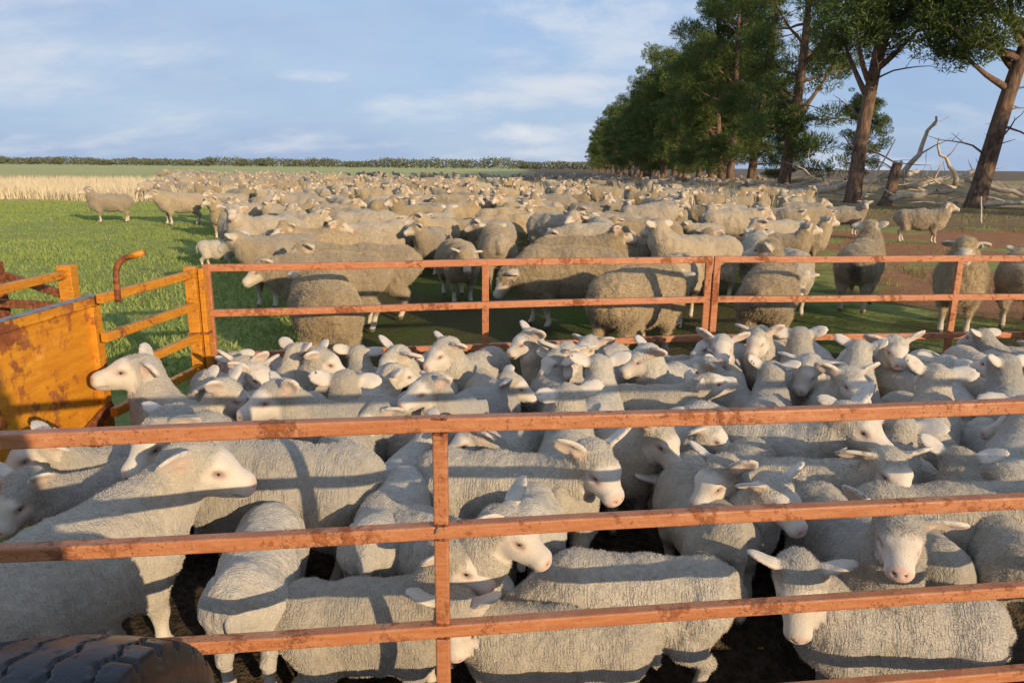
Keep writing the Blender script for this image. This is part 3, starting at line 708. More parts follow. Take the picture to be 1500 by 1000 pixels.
def pine_meshes(seed, height, r0, lean, base, crad, n_limb, dens=1.0, fork=None, low_sprays=0, dead=4, csz=1.0, open_=False):
    r = random.Random(seed); tr = MB()
    n = 14; pts = []; rad = []
    for i in range(n + 1):
        u = i / n; z = height * .93 * u
        pts.append(Vector((lean[0] * u + .12 * math.sin(u * 7 + seed), lean[1] * u + .12 * math.cos(u * 6 + seed * 2), z - .25)))
        rad.append(r0 * (1.35 if i == 0 else 1.05 if i == 1 and False else 1) * (1 - .80 * u) + .02)
    pts.insert(1, pts[0].lerp(pts[1], .35)); rad.insert(1, r0 * 1.12)
    tr.tube(pts, rad, 14)
    def at(z):
        for i in range(len(pts) - 1):
            if pts[i].z <= z <= pts[i + 1].z:
                u = (z - pts[i].z) / (pts[i + 1].z - pts[i].z); return pts[i].lerp(pts[i + 1], u), rad[i] + (rad[i + 1] - rad[i]) * u
        return pts[-1], rad[-1]
    cl = []
    for k in range(n_limb):
        u = (k + r.uniform(.1, .9)) / n_limb; z = base + (height * .95 - base) * u ** .95; p, rr = at(z)
        a = k * 2.399 + r.uniform(-.4, .4); prof = math.sin(math.pi * min(1, .30 + .62 * u)) ** .8
        Ll = crad * prof * r.uniform(.75, 1.12)
        lp = curve_pts(p, (math.cos(a), math.sin(a), r.uniform(.10, .65)), Ll, 6, .22, .07, r)
        lr = [max(.02, rr * .42 * (1 - .85 * i / 6)) for i in range(7)]
        tr.tube(lp, lr, 6)
        for i in (2, 3, 4, 5, 6):
            if i == 2 and r.random() < .5: continue
            if open_ and i in (2, 3): continue
            for q in range(2 if i < 6 else 3):
                c = lp[i] + Vector((r.uniform(-1, 1), r.uniform(-1, 1), r.uniform(-.35, .75))) * (.95 * csz)
                if i < 6 and q == 1:
                    e = c + (c - lp[i]) * 1.2; tr.tube([lp[i], (lp[i] + e) / 2 + Vector((0, 0, .1)), e], [lr[i] * .5, lr[i] * .35, .015], 5); c = e
                cl.append((tuple(c), r.uniform(.45, 1.0) * csz))
    for k in range(low_sprays):
        z = r.uniform(1.6, base); p, rr = at(z); a = r.uniform(0, 6.28)
        lp = curve_pts(p, (math.cos(a), math.sin(a), r.uniform(-.05, .3)), crad * r.uniform(.5, .9), 5, .2, -.03, r); tr.tube(lp, [.09, .08, .06, .045, .03, .015], 5)
        for i in (2, 3, 4, 5): cl.append((tuple(lp[i] + Vector((r.uniform(-.5, .5), r.uniform(-.5, .5), r.uniform(-.1, .4)))), r.uniform(.5, 1.0)))
    for k in range(dead):
        z = r.uniform(base * .35, base); p, rr = at(z); a = r.uniform(0, 6.28)
        lp = curve_pts(p, (math.cos(a), math.sin(a), r.uniform(-.1, .5)), r.uniform(1.2, 3.4), 6, .3, .02, r); tr.tube(lp, [.06, .05, .04, .035, .025, .018, .008], 5)
        for j in (3, 4): tr.tube(curve_pts(lp[j], (r.uniform(-1, 1), r.uniform(-1, 1), r.uniform(-.3, .8)), r.uniform(.5, 1.3), 3, .3, 0, r), [.02, .016, .012, .006], 4)
    if fork:
        for (z, a, ln, el) in fork:
            p, rr = at(z); lp = curve_pts(p, (math.cos(a) * math.cos(el), math.sin(a) * math.cos(el), math.sin(el)), ln, 7, .12, .05, r)
            tr.tube(lp, [max(.03, rr * .55 * (1 - .8 * i / 7)) for i in range(8)], 8)
            for i in (5, 6, 7):
                for q in range(3): cl.append((tuple(lp[i] + Vector((r.uniform(-1.2, 1.2), r.uniform(-1.2, 1.2), r.uniform(-.3, 1.0)))), r.uniform(.7, 1.2)))
    cl.append((tuple(pts[-1]), 1.3 * csz))
    trunk = bpy.data.meshes.new('trunk'); trunk.from_pydata([tuple(v) for v in tr.v], [], tr.f); trunk.update(); trunk.polygons.foreach_set('use_smooth', np.ones(len(trunk.polygons), bool))
    trunk.materials.append(M_BARK); crown = needle_mesh(cl, seed, dens, .17 if n_limb >= 20 and seed > 24 else .10); crown.materials.append(M_NEEDLE)
    return trunk, crown
def tree(meshes, loc, rz, sc, label, group='pines in the row on the right'):
    e = bpy.data.objects.new('pine_tree', None); COL.objects.link(e); e.location = loc; e.rotation_euler = (0, 0, rz); e.scale = (sc, sc, sc)
    tag(e, label, 'tree', group)
    link('trunk', meshes[0], None, e); link('crown', meshes[1], None, e)
    return e
T1 = pine_meshes(21, 19, .40, (3.7, 0), 5.8, 5.8, 20, 2.0, dead=8, open_=True, csz=.9, fork=[(7.5, 2.9, 5.0, .5), (6.5, 3.4, 4.5, .15), (6.0, 2.6, 4.0, .7), (7.0, 3.8, 4.5, .3), (8.0, 3.1, 4.0, .2), (5.2, 3.2, 3.2, .45)])
T2 = pine_meshes(22, 20, .36, (1.4, 1), 7.4, 5.2, 19, 2.0, dead=6, open_=True, csz=.9, fork=[(5.0, 2.6, 4.2, 1.0), (5.4, .5, 4.0, .95), (5.6, 3.6, 4.0, .8), (6.3, -.3, 3.5, .6)])
T3 = pine_meshes(23, 18, .40, (.6, 0), 6.4, 5.0, 19, 1.9, low_sprays=12, dead=9, open_=True, csz=.9, fork=[(4.6, .3, 5.0, .75), (5.0, 2.6, 4.0, .9)])
T4 = pine_meshes(24, 17, .36, (1.6, 0), 6.0, 4.8, 19, 1.9, low_sprays=9, dead=9, open_=True, csz=.9, fork=[(4.5, .4, 4.0, .9)])
T5 = pine_meshes(25, 16, .36, (-.4, .3), 3.4, 4.6, 20, 1.0, low_sprays=4, dead=2)
T6 = pine_meshes(26, 16.5, .34, (.2, -.3), 3.0, 4.4, 20, 1.0, low_sprays=3, dead=2)
def ground_at(px, py): return on_z(px, py, 0.0)
tree(T1, ground_at(1422, 303), 0, 1.0, 'stout pine with thick trunk leaning right at the right edge')
tree(T2, ground_at(1250, 298), 0, 1.0, 'tall straight pine whose bare trunk forks below the crown beside the stump')
tree(T3, ground_at(1148, 286), 0, 1.0, 'thick pine with low green sprays standing left of the straight bare trunk')
tree(T4, ground_at(1098, 277), 0.6, 1.0, 'leaning pine with pale forked limbs behind the thick low-sprayed pine')
tree(T6, (20.3, 44, .3), 2.2, .34, 'small bushy pine filling the gap behind the straight bare trunk')
tree(T5, (18.0, 50, .2), 4.1, .36, 'small rounded pine between the thick pine and the straight bare trunk')
row = random.Random(5)
labels_row = ['broad dark pine with crown reaching low over the mob, left of the forked pines']
k = 0; D = 60.0
protos = [T5, T6, T4, T3]
while D < 430:
    for lane in (0, 1):
        if lane == 1 and (D > 200 or D < 90): continue
        x = 12.6 + .0735 * D + lane * 6.5 + row.uniform(-.8, .8)
        m = protos[row.choice([0, 1, 0, 1, 2, 3] if D > 70 else [0, 1, 2])]
        o = tree(m, (x, D + row.uniform(-1.5, 1.5), 0), row.uniform(0, 6.28), row.uniform(.82, 1.0) * (.88 if D < 95 else 1.0), 'dark pine in the far wall of trees narrowing to the horizon', 'pines in the receding wall of trees')
        k += 1
    D *= 1.055; D += 1.2
# nearer pines further along the same belt on the far side of the bank
tree(T6, (58, 82, .0), 2.0, .45, 'small bushy pine far behind the bank on the right edge')

# young pines further along the belt, towards the sun, that shade the trunks of the big ones
for x, y, sc, rz in ((25.5, 21, .55, .3), (29.5, 18, .58, 1.7), (33.0, 20, .52, 2.9), (37.5, 23, .56, 4.0)):
    tree(T5, (x, y, 0), rz, sc, 'young pine on the sunny side of the belt beyond the right edge', 'young pines beyond the right edge')

def stick(name, pts, rads, label, cat, group, mat=M_DEAD, twigs=0, seed=0):
    r = random.Random(seed); m = MB(); m.tube(pts, rads, 9)
    for k in range(twigs):
        i = r.randrange(1, len(pts) - 1); m.tube(curve_pts(pts[i], (r.uniform(-1, 1), r.uniform(-.6, .6), r.uniform(.1, 1)), r.uniform(.6, 1.8), 4, .35, .02, r), [rads[i] * .45, rads[i] * .35, rads[i] * .25, .015, .008], 5)
    return tag(m.build(name, mat, None, True), label, cat, group)
def at_depth(px, py, D):
    d = ray(px, py); t = D / d.y; return Vector((0, 0, HC)) + d * t
def log(a, b, D, r0, r1, label, sag=.1, tw=0, seed=1, name='fallen_log', group='dead timber under the pines'):
    A = at_depth(*a, D[0]); B = at_depth(*b, D[1]); r = random.Random(seed); pts = []
    for i in range(8):
        u = i / 7; p = A.lerp(B, u) + Vector((r.uniform(-1, 1), r.uniform(-1, 1), r.uniform(-1, 1))) * sag; pts.append(p)
    stick(name, pts, [r0 + (r1 - r0) * i / 7 for i in range(8)], label, 'log' if name == 'fallen_log' else 'branch', group, M_DEAD, tw, seed)
log((1165, 285), (1345, 250), (37, 40), .20, .12, 'long pale fallen log rising to the right behind the stump', .10, 3, 1)
log((1305, 290), (1400, 278), (35, 36), .17, .10, 'short whitish log lying between stump and leaning pine', .07, 2, 2)
log((1330, 272), (1460, 246), (38, 44), .16, .09, 'thin pale trunk lying along the bank top behind leaning pine', .10, 4, 3)
log((1415, 262), (1510, 290), (38, 36), .15, .10, 'dead log sloping down to the right edge past leaning pine', .10, 3, 4)
log((1190, 275), (1260, 262), (38, 39), .13, .08, 'small dead log left of the straight pine trunk', .08, 3, 5)
log((1440, 300), (1520, 296), (34, 34), .11, .08, 'grey log on the ground right of the leaning pine', .06, 2, 6)
log((1322, 262), (1378, 168), (38, 37), .17, .05, 'bent pale dead branch standing up between the two big pines', .16, 2, 7, 'dead_branch', 'dead branches on end')
log((1262, 292), (1312, 205), (34, 34), .06, .025, 'thin straight dead pole leaning between straight pine and stump', .03, 0, 8, 'dead_branch', 'dead branches on end')
log((1398, 270), (1372, 205), (40, 40), .14, .04, 'dark dead branch curving left in front of the sky gap', .18, 1, 9, 'dead_branch', 'dead branches on end')
log((1437, 327), (1437, 288), (23.5, 23.5), .035, .02, 'short pale stake upright in the dirt below leaning pine', .008, 0, 10, 'wooden_stake', 'stakes by the track')
TANGLE = random.Random(44)
TW = ['between the straight pine and the stump', 'right of the stump', 'on the bank behind the stump', 'under the leaning pine', 'on the bank by the right edge', 'left of the straight pine']
for k in range(18):
    px = TANGLE.uniform(1180, 1500); D = TANGLE.uniform(35.5, 43); base = at_depth(px, 285, D); base.z = TANGLE.uniform(.15, .7) + (D - 36) * .06
    a = TANGLE.choice([0, math.pi]) + TANGLE.uniform(-.5, .5); P_ = curve_pts(base, (math.cos(a), math.sin(a) * .4, TANGLE.uniform(-.12, .3)), TANGLE.uniform(2.0, 4.5), 6, .22, -.01, TANGLE); r0 = TANGLE.uniform(.035, .075)
    stick('fallen_branch', P_, [r0 * (1 - .13 * i) for i in range(7)], 'thin pale fallen branch in the tangle of dead timber under the big pines', 'branch', 'tangle of thin dead branches', M_DEAD, 4, 60 + k)
def stump():
    p = ground_at(1296, 300); m = MB(); r = random.Random(3)
    pts = [p + Vector((.42 * u + .05 * math.sin(u * 5), 0, -.1 + 2.05 * u)) for u in (0, .1, .3, .55, .8, 1)]
    m.tube(pts, [.40, .32, .27, .25, .24, .22], 14, False)
    o = tag(m.build('tree_stump', M_BARK, None, True), 'dark broken tree stump with pale top beside the straight pine', 'stump')
    c = MB(); q = pts[-1]
    ring = [q + Vector((math.cos(a) * .215, math.sin(a) * .215, .10 * math.sin(a * 2 + 1) + .05)) for a in np.linspace(0, 2 * math.pi, 15)[:-1]]
    c.v = ring + [q - Vector((0, 0, .05)) + Vector((math.cos(a) * .215, math.sin(a) * .215, 0)) for a in np.linspace(0, 2 * math.pi, 15)[:-1]]
    c.f = [tuple(range(14))] + [(14 + i, 14 + (i + 1) % 14, (i + 1) % 14, i) for i in range(14)]
    c.build('broken_top', M_DEAD, o)
stump()

# ------------------------------------------------------------------ steel yards
TOP, SP = .98, .3063
def thing(name, label, cat, loc, group=None):
    e = bpy.data.objects.new(name, None); COL.objects.link(e); e.location = loc; tag(e, label, cat, group); return e
def part_bar(name, parent, a, b, h, w, mat, bev=.005):
    o0 = Vector(parent.location); m = MB(); a = Vector(a) - o0; b = Vector(b) - o0
    if name == 'rail' and (b - a).length > 1.5:      # yard rails are never quite straight
        n = max(3, int((b - a).length / .42)); s0 = rnd.uniform(0, 9); P = [a.lerp(b, i / n) + Vector((0, .004 * math.sin(i * 1.3 + s0), .0035 * math.sin(i * .9 + s0 * 2))) for i in range(n + 1)]
        m.strip(P, h, w, bev)
    else: m.bar(a, b, h, w, bev)
    return m.build(name, mat, parent)
NEAR = lambda x: 1.865 + .1244 * x
def near_panel():
    g = thing('pen_panel', 'near rusty orange rail panel across the front of the pen', 'fence', (-.19, NEAR(-.19), 0), 'steel yard panels')
    for i in range(4):
        z = TOP - i * SP
        part_bar('rail', g, (-2.35, NEAR(-2.35), z), (3.6, NEAR(3.6), z), .040, .038, M_RAIL)
    for x in (-2.33, -.19, 1.99 + .0, 3.58):
        if x == 1.99: continue
        for i in range(3):
            z1 = TOP - i * SP - .0205; z0 = TOP - (i + 1) * SP + .0205
            part_bar('upright', g, (x, NEAR(x), z0), (x, NEAR(x), z1), .040, .032, M_RAIL)
    for x in (-2.33, -.19, 3.58): part_bar('foot', g, (x, NEAR(x), -.30), (x, NEAR(x), TOP - 3 * SP - .0205), .040, .032, M_RAIL)
    o0 = Vector(g.location)
    for i in range(4):              # weld beads where upright meets rail
        for s in (-1, 1):
            if i == 3 and s < 0: continue
            m = MB(); c = Vector((-.19, NEAR(-.19) - .0175, TOP - i * SP + s * .0215)) - o0
            m.tube([c + Vector((-.021, 0, 0)), c + Vector((-.010, -.0015, .0015)), c + Vector((.002, .0005, -.001)), c + Vector((.011, -.001, .001)), c + Vector((.021, 0, 0))], [.002, .0042, .003, .0045, .002], 6); m.build('weld_bead', M_RUST, g)
    m = MB(); c = Vector((-.205, NEAR(-.2) - .0205, TOP - SP + .008)) - o0
    m.tube([c + Vector((0, 0, -.008)), c + Vector((.004, -.001, .004)), c + Vector((.010, 0, .013))], [.0025, .003, .002], 6); m.build('bright_scrape', M_STEEL, g)
near_panel()
def rails_panel(label, A, B, posts, hs, h, w, mat, pmat, pw=.05, group='steel yard panels', name='pen_panel', double=()):
    A = Vector(A); B = Vector(B); g = thing(name, label, 'fence', ((A + B) / 2).to_tuple()[:2] + (0,), group)
    for z in hs: part_bar('rail', g, (A.x, A.y, z), (B.x, B.y, z), h, w, mat)
    for u in posts:
        p = A.lerp(B, u); part_bar('upright', g, (p.x, p.y, -.16), (p.x, p.y, hs[0] + h * .45), pw, w * .78, pmat)
    return g
A0, A1 = on_z(302, 392, TOP), on_z(1039, 379.5, TOP)
def at_px(A, B, px):   # fraction along AB seen at column px
    lo, hi = -1.0, 2.0
    for _ in range(50):
        m = (lo + hi) / 2; p = A.lerp(B, m); d = p - Vector((0, 0, HC)); x = 750 + FPX * d.dot(_Rr) / d.dot(_F)
        lo, hi = (m, hi) if x < px else (lo, m)
    return lo
HS = [TOP - i * SP for i in range(4)]
rails_panel('back orange rail panel from the yellow corner post to the double upright', A0, A1, (0.0, at_px(A0, A1, 711), 1.0), HS, .048, .040, M_RAILFAR, M_RAILFAR)
B0, B1 = on_z(1051, 379.5, TOP), on_z(1500, 379, TOP); B2 = B0.lerp(B1, 1.35)
rails_panel('back orange rail panel on the right in front of the ewes by the track', B0, B2, (0.0, at_px(B0, B2, 1407), 1.0), HS, .048, .040, M_RAILFAR, M_RAILFAR)
# yellow side gate and sheeted panel
C0, C1 = on_z(284, 397, .97), on_z(146, 436, .96)
def side_gate():
    g = thing('yard_gate', 'yellow four-rail side gate with rust on the left of the pen', 'gate', (C0.x, C0.y, 0), 'yellow yard fittings')
    for z in (.955, .745, .535, .325):
        part_bar('rail', g, (C0.x, C0.y, z), (C1.x, C1.y, z), .050, .040, M_YEL)
    part_bar('post', g, (C0.x - .02, C0.y, -.03), (C0.x - .02, C0.y, 1.0), .075, .062, M_YEL)
    part_bar('post', g, (C0.x + .045, C0.y + .012, -.03), (C0.x + .045, C0.y + .012, .985), .034, .05, M_YEL)
    part_bar('hinge_strap', g, (C0.x + .07, C0.y + .01, .56), (C0.x - .07, C0.y - .0, .56), .012, .075, M_RUST, .002)
    # bent galvanised lever above the gate end
    b = C1 + Vector((.04, .10, 0)); m = MB(); o0 = Vector(g.location); P = []
    for i in range(9):
        u = i / 8
        if u < .5: P.append(Vector((b.x + .012 * u, b.y, .92 + .30 * u)))
        else:
            a = (u - .5) * 2 * 1.35; P.append(Vector((b.x + .006 + .11 * (1 - math.cos(a)), b.y, 1.07 + .10 * math.sin(a))))
    P.append(P[-1] + Vector((.07, 0, .018)))
    m.tube([p - o0 for p in P], .0165, 12); m.build('lever', M_RUST, g, True)
    m = MB(); m.tube([P[-2] - o0, P[-1] - o0 + Vector((.008, 0, .002))], .0185, 12); m.build('lever_tip', M_YEL, g, True)
side_gate()
D0 = on_z(139, 433, .95); D1 = on_z(0, 471, .95); dd = (D1 - D0).normalized(); D2 = D0 + dd * 1.55
def sheet_panel():
    g = thing('sheeted_panel', 'yellow sheet-steel side panel blotched with dark rust at left', 'fence', (D0.x, D0.y, 0), 'yellow yard fittings'); o0 = Vector(g.location)
    nrm = Vector((-dd.y, dd.x, 0));
    if nrm.x < 0: nrm = -nrm
    E0, E2 = Vector((D0.x, D0.y, 0)), Vector((D2.x, D2.y, 0))
    m = MB(); m.bar(E0 + dd * .02 + Vector((0, 0, .52)) - o0 - nrm * .004, E2 + Vector((0, 0, .52)) - o0 - nrm * .004, .80, .006, .001); m.build('sheet', M_YELSHEET, g)
    part_bar('top_rail', g, E0 + Vector((0, 0, .925)), E2 + Vector((0, 0, .925)), .05, .045, M_YELSHEET)
    part_bar('steel_capping', g, E0 + Vector((0, 0, .954)) + nrm * .0, E2 + Vector((0, 0, .954)), .007, .052, M_STEEL, .001)
    part_bar('end_post', g, E0 + dd * .035 + Vector((0, 0, -.03)), E0 + dd * .035 + Vector((0, 0, .899)), .05, .075, M_YELSHEET)
    part_bar('bottom_rail', g, E0 + Vector((0, 0, .10)), E2 + Vector((0, 0, .10)), .05, .045, M_YELSHEET)
    part_bar('brace', g, E0 + dd * .03 + nrm * .035 + Vector((0, 0, .34)), E0 + dd * .62 + nrm * .035 + Vector((0, 0, .13)), .05, .03, M_RUST)
sheet_panel()
def race():
    p = on_z(97, 388, 1.02); g = thing('race_panel', 'outer yellow race rails left of the sheeted panel', 'fence', (p.x, p.y, 0), 'yellow yard fittings')
    q = on_z(0, 421, .98); dq = (Vector((q.x, q.y, 0)) - Vector((p.x, p.y, 0))).normalized(); e = Vector((p.x, p.y, 0)) + dq * 2.0
    part_bar('post', g, (p.x, p.y, -.03), (p.x, p.y, 1.02), .09, .08, M_YEL)
    for z in (.965, .66, .36): part_bar('rail', g, (p.x, p.y, z), (e.x, e.y, z), .05, .04, M_YEL)
    g2 = thing('drafting_gate', 'rust red drafting gate at the far left edge', 'gate', (p.x - .52, p.y + .05, 0), 'yellow yard fittings')
    x, y = p.x - .52, p.y + .05
    for dx in (-.34, -.14, .04): part_bar('upright', g2, (x + dx, y - dx * .2, -.03), (x + dx, y - dx * .2, 1.03 + .02 * dx), .07, .06, M_RUST)
    for z in (1.0, .84, .70, .42): part_bar('rail', g2, (x - .9, y + .18, z), (x + .05, y + .035, z), .055, .035, M_RUST)
    part_bar('brace', g2, (x + .05, y + .06, .93), (x + .44, y - .02, .83), .05, .03, M_RUST)
    part_bar('link_rail', g2, (x + .05, y - .18, .80), (x + .56, y - .28, .80), .05, .03, M_RUST)
race()

# ------------------------------------------------------------------ truck tyre in front of the pen
def tyre():
    t = NT('tyre_rubber'); v = t.map(); n = t.noise(v, 9, 5); n2 = t.noise(v, 60, 4); 
    t.set('Base Color', t.mix(t.ramp(n, .5, .75, 0, .5), rgb(.008, .008, .010), rgb(.020, .019, .018))); t.set('Roughness', t.ramp(n, .35, .7, .22, .40)); t.set('Specular IOR Level', .35)
    t.set('Normal', t.bump(n2, .25, .003))
    R, W, cx, cy = .42, .34, -.815, 1.03
    g = thing('truck_wheel', 'black truck tyre with zigzag tread standing in the front corner', 'tyre', (cx, cy, 0))
    # profile across: half widths
    prof = []
    for i in range(61):
        u = -1 + 2 * i / 60
        prof.append((u * W / 2 * .92, R - .012 * u * u, True, u))
    side = [(.97, -.03), (1.02, -.055), (1.05, -.09), (1.05, -.13), (1.0, -.17), (.93, -.195), (.86, -.205)]
    P = [(-x * W / 2, R + z, False, -1) for x, z in side[::-1]] + prof + [(x * W / 2, R + z, False, 1) for x, z in side]
    nth = 320; V = []
    P_ = np.array([(a, b, c, d) for a, b, c, d in P]); th = np.linspace(0, 2 * np.pi, nth, endpoint=False)
    TH, I = np.meshgrid(th, np.arange(len(P_)), indexing='ij'); ax = P_[I, 0]; r = P_[I, 1].copy(); tread = P_[I, 2] > .5; u = P_[I, 3]
    s = TH * R
    zig = .05 * (2 * np.abs(((s / .085) % 1) - .5) - .5) * 2
    dep = np.zeros_like(r)
    for c0 in (-.72, -.24, .24, .72): dep = np.where(np.abs(u - c0 - zig) < .022, .010, dep)
    lug = (((s / .085 + .25) % 1) < .16) & (np.abs(u) > .72); dep = np.where(lug, .014, dep)
    sip = (((s / .085 + u * .8) % 1) < .05) & (np.abs(((u + .96) / .48) % 1 - .5) < .3); dep = np.where(sip & (dep == 0), .003, dep)
    r = r - np.where(tread, dep, 0)
    V = np.stack([ax, -r * np.cos(TH), r * np.sin(TH)], -1).reshape(-1, 3); m = len(P_)
    i = np.arange(nth)[:, None]; j = np.arange(m - 1)[None, :]
    Q = np.stack([i * m + j, ((i + 1) % nth) * m + j, ((i + 1) % nth) * m + j + 1, i * m + j + 1], -1).reshape(-1, 4)[:, ::-1]
    link('tyre', mesh_np('tyre', V, Q), t.mat, g, (0, 0, R - .02))
    rim = MB(); n = 40; prof = [(-.15, .215), (-.15, .19), (-.05, .17), (.06, .17), (.06, .06), (.085, .05), (.085, 0.001)]; b = []
    for k in range(n):
        a = 2 * math.pi * k / n
        for x, rr in [(.155, .218), (.15, .19)] + [(.08, .175), (.06, .10), (.09, .05), (.09, .002)]: rim.v.append(Vector((x, rr * math.cos(a), rr * math.sin(a))))
    for k in range(n):
        for j in range(5): rim.f.append((k * 6 + j, k * 6 + j + 1, ((k + 1) % n) * 6 + j + 1, ((k + 1) % n) * 6 + j))
    rim.build('rim', M_RUST, g, True, (0, 0, R - .02))
tyre()

# ------------------------------------------------------------------ lambs in the pen
# head pixel in the photo, body heading, head heading (0 right, 90 away, 180 left, 270 to camera), head pitch, neck pitch, size, label
LAMBS = [
 (318, 688, 62, 350, -18, 42, 1.25, 'clean white lamb with pink nose, rump to the front rails beside the tyre'),
 (222, 655, 172, 205, -30, 55, 1.25, 'lamb facing left behind the top front rail, rump behind the pink-nosed lamb'),
 (684, 832, 2, 345, -22, 72, .98, 'lamb looking right past the front upright, flank against the lowest rails'),
 (668, 925, 180, 262, -52, 42, 0.95, 'lamb at the front upright with head lowered to the camera and pink ears'),
 (765, 790, 318, 338, -22, 48, 1.02, 'lamb with pink muzzle looking right just right of the front upright'),
 (385, 590, 178, 196, -12, 48, 1.15, 'lamb with pale brown face looking left above the top front rail'),
 (884, 696, 352, 312, -28, 42, 1.1, 'lamb with flat pale face turned to the camera in mid pen between two rails'),
 (822, 582, 85, 112, -8, 66, 1.08, 'long-necked lamb seen from behind above the top rail, ears spread'),
 (735, 925, 180, 190, -50, -25, 1.08, 'lamb with broad crimped flank and shaded rump behind the mid rail'),
 (975, 652, 296, 325, -42, 50, 1.05, 'lamb hanging a white face with pink nose right under the top rail'),
 (1040, 712, 250, 228, -30, 45, 1.02, 'lamb with bright crown and drooped ears facing down left in mid pen'),
 (1150, 742, 290, 318, -25, 52, .98, 'lamb half hidden by the mid rail above the front-facing face'),
 (1188, 905, 178, 282, -50, 48, 1.05, 'lamb facing the camera with big rounded ears, long flank along the lowest rail'),
 (1318, 800, 282, 275, -18, 62, 1.02, 'shaded lamb with one ear stuck out to the right behind the long flank'),
 (1312, 700, 352, 300, -20, 48, 1.0, 'lamb with one ear folded down looking at the camera over the mid rail at right'),
 (1268, 632, 352, 338, -20, 42, 1.15, 'rough-woolled lamb with white face looking right under the top rail'),
 (1402, 684, 95, 92, -30, 45, .95, 'lamb seen from behind with both ears level in the shade at right'),
 (1610, 735, 5, 0, -10, 35, 1.08, 'broad-backed lamb at the right edge with lit shoulder under the mid rail'),
 (1318, 632, 82, 90, -20, 55, .95, 'shaded lamb squeezed behind the rough-woolled lamb, back of head to the camera'),
 (1362, 552, 86, 108, -10, 68, 1.05, 'lamb standing tall with its back to the camera right of the forward-looking pair'),
 (1452, 535, 88, 140, -8, 66, 1.05, 'lamb facing away left at the right edge above the top rail'),
 (1500, 600, 84, 95, -10, 58, 1.05, 'lamb cut by the right edge, broad back towards the camera'),
 (1252, 568, 285, 300, -15, 64, 1.05, 'lamb with mottled face and pink ears looking at the camera over the top rail'),
 (1178, 552, 262, 250, -35, 60, 1.04, 'lamb with open nostrils and drooped face beside the mottled-faced lamb'),
 (1126, 548, 84, 100, -20, 60, 1.0, 'lamb with back of head lit, left of the drooped face'),
 (1314, 518, 275, 285, -22, 64, 1.02, 'white-faced lamb with pink ears wide, near the back rails at right'),
 (1262, 516, 92, 80, -20, 60, 1.02, 'round shaded back of a lamb just behind the white-faced lamb'),
 (1172, 492, 92, 90, -5, 70, 1.05, 'lamb by the back rails holding both ears level, seen from behind'),
 (1102, 502, 255, 248, -30, 66, 1.05, 'lamb with one pink ear looking down left by the double upright'),
 (1024, 484, 268, 272, -15, 66, .98, 'blue-shaded lamb against the back rails below the double upright'),
 (1030, 512, 255, 205, -15, 60, .95, 'small lamb looking left in front of the blue-shaded one'),
 (1048, 562, 2, 18, 18, 30, 1.02, 'lamb stretching its chin up to the right over a neighbour'),
 (932, 530, 232, 202, -25, 66, 1.05, 'lamb with dark shaded neck looking left in the middle of the pen'),
 (872, 538, 84, 105, -15, 64, 1.04, 'lamb with ears swept out seen from behind in mid pen'),
 (852, 502, 250, 238, -10, 66, 1.0, 'lamb with one ear upright near the back rails in the middle'),
 (806, 535, 262, 232, -20, 58, .95, 'small lamb with a lit eye patch peering left in mid pen'),
 (762, 505, 222, 200, -22, 66, 1.05, 'lamb with an upright white ear facing left beside the back upright'),
 (820, 496, 262, 268, -40, 60, 1.0, 'dark-shaded lamb head down between two lit neighbours at the back'),
 (642, 520, 238, 208, -25, 66, 1.04, 'lamb with one tall ear lit from behind left of the back upright'),
 (578, 522, 242, 212, -30, 62, 1.0, 'shaded lamb looking down left beside the tall-eared lamb'),
 (612, 577, 232, 206, -12, 64, 1.08, 'lamb with round woolly head and one ear out, left of the front upright'),
 (506, 562, 88, 90, -8, 70, 1.05, 'lamb from behind with both ears glowing pink in the left half of the pen'),
 (452, 520, 65, 35, -15, 62, 1.0, 'lamb with a white ear turned left, behind the glowing-eared lamb'),
 (402, 512, 262, 245, -25, 62, 1.0, 'dark-faced lamb near the yellow corner, head to the camera'),
 (508, 508, 300, 345, -22, 62, 1.0, 'lamb with a sunlit cheek looking right below the big ewe'),
 (280, 586, 302, 332, -28, 58, 1.04, 'lamb with a long white ear, shaded cheek, by the yellow gate'),
 (180, 545, 112, 182, 2, 72, 1.16, 'big lamb pushing its nose at the yellow sheeted panel'),
 (325, 578, 60, 350, -28, 58, .95, 'grey-shaded lamb right of the long-eared lamb by the gate'),
 (356, 556, 300, 300, -25, 58, .98, 'lamb with a small lit muzzle near the yellow corner post'),
 (38, 672, 215, 190, -20, 50, 1.04, 'shaded lamb at the left edge under the top rail facing left'),
 (20, 742, 230, 215, -35, 40, 1.02, 'lamb at the left edge with one pale ear over the mid rail'),
]
def yfar(x):   # line of the back rails
    if x < A1.x: return A0.y + (A1.y - A0.y) * (x - A0.x) / (A1.x - A0.x)
    return B0.y + (B1.y - B0.y) * (x - B0.x) / (B1.x - B0.x)
XF = np.linspace(-4, 8, 60); YF = np.array([yfar(x) for x in XF])
def pen_walls(X, Y):
    out = []
    d = (Y - (NEAR(X) + .045)).min(); out.append((0, -d) if d < 0 else (0, 0))
    d = ((np.interp(X, XF, YF) - .05) - Y).min(); out.append((0, d) if d < 0 else (0, 0))
    k = (D2.x - C0.x) / (D2.y - C0.y); d = (X - (C0.x + .05 + k * (Y - C0.y))).min(); out.append((-d, 0) if d < 0 else (0, 0))
    return out
def outside_walls(X, Y):
    d = (Y - (np.interp(X, XF, YF) + .05)).min() if X.max() > C0.x else 1
    return [(0, -d) if d < 0 else (0, 0)]
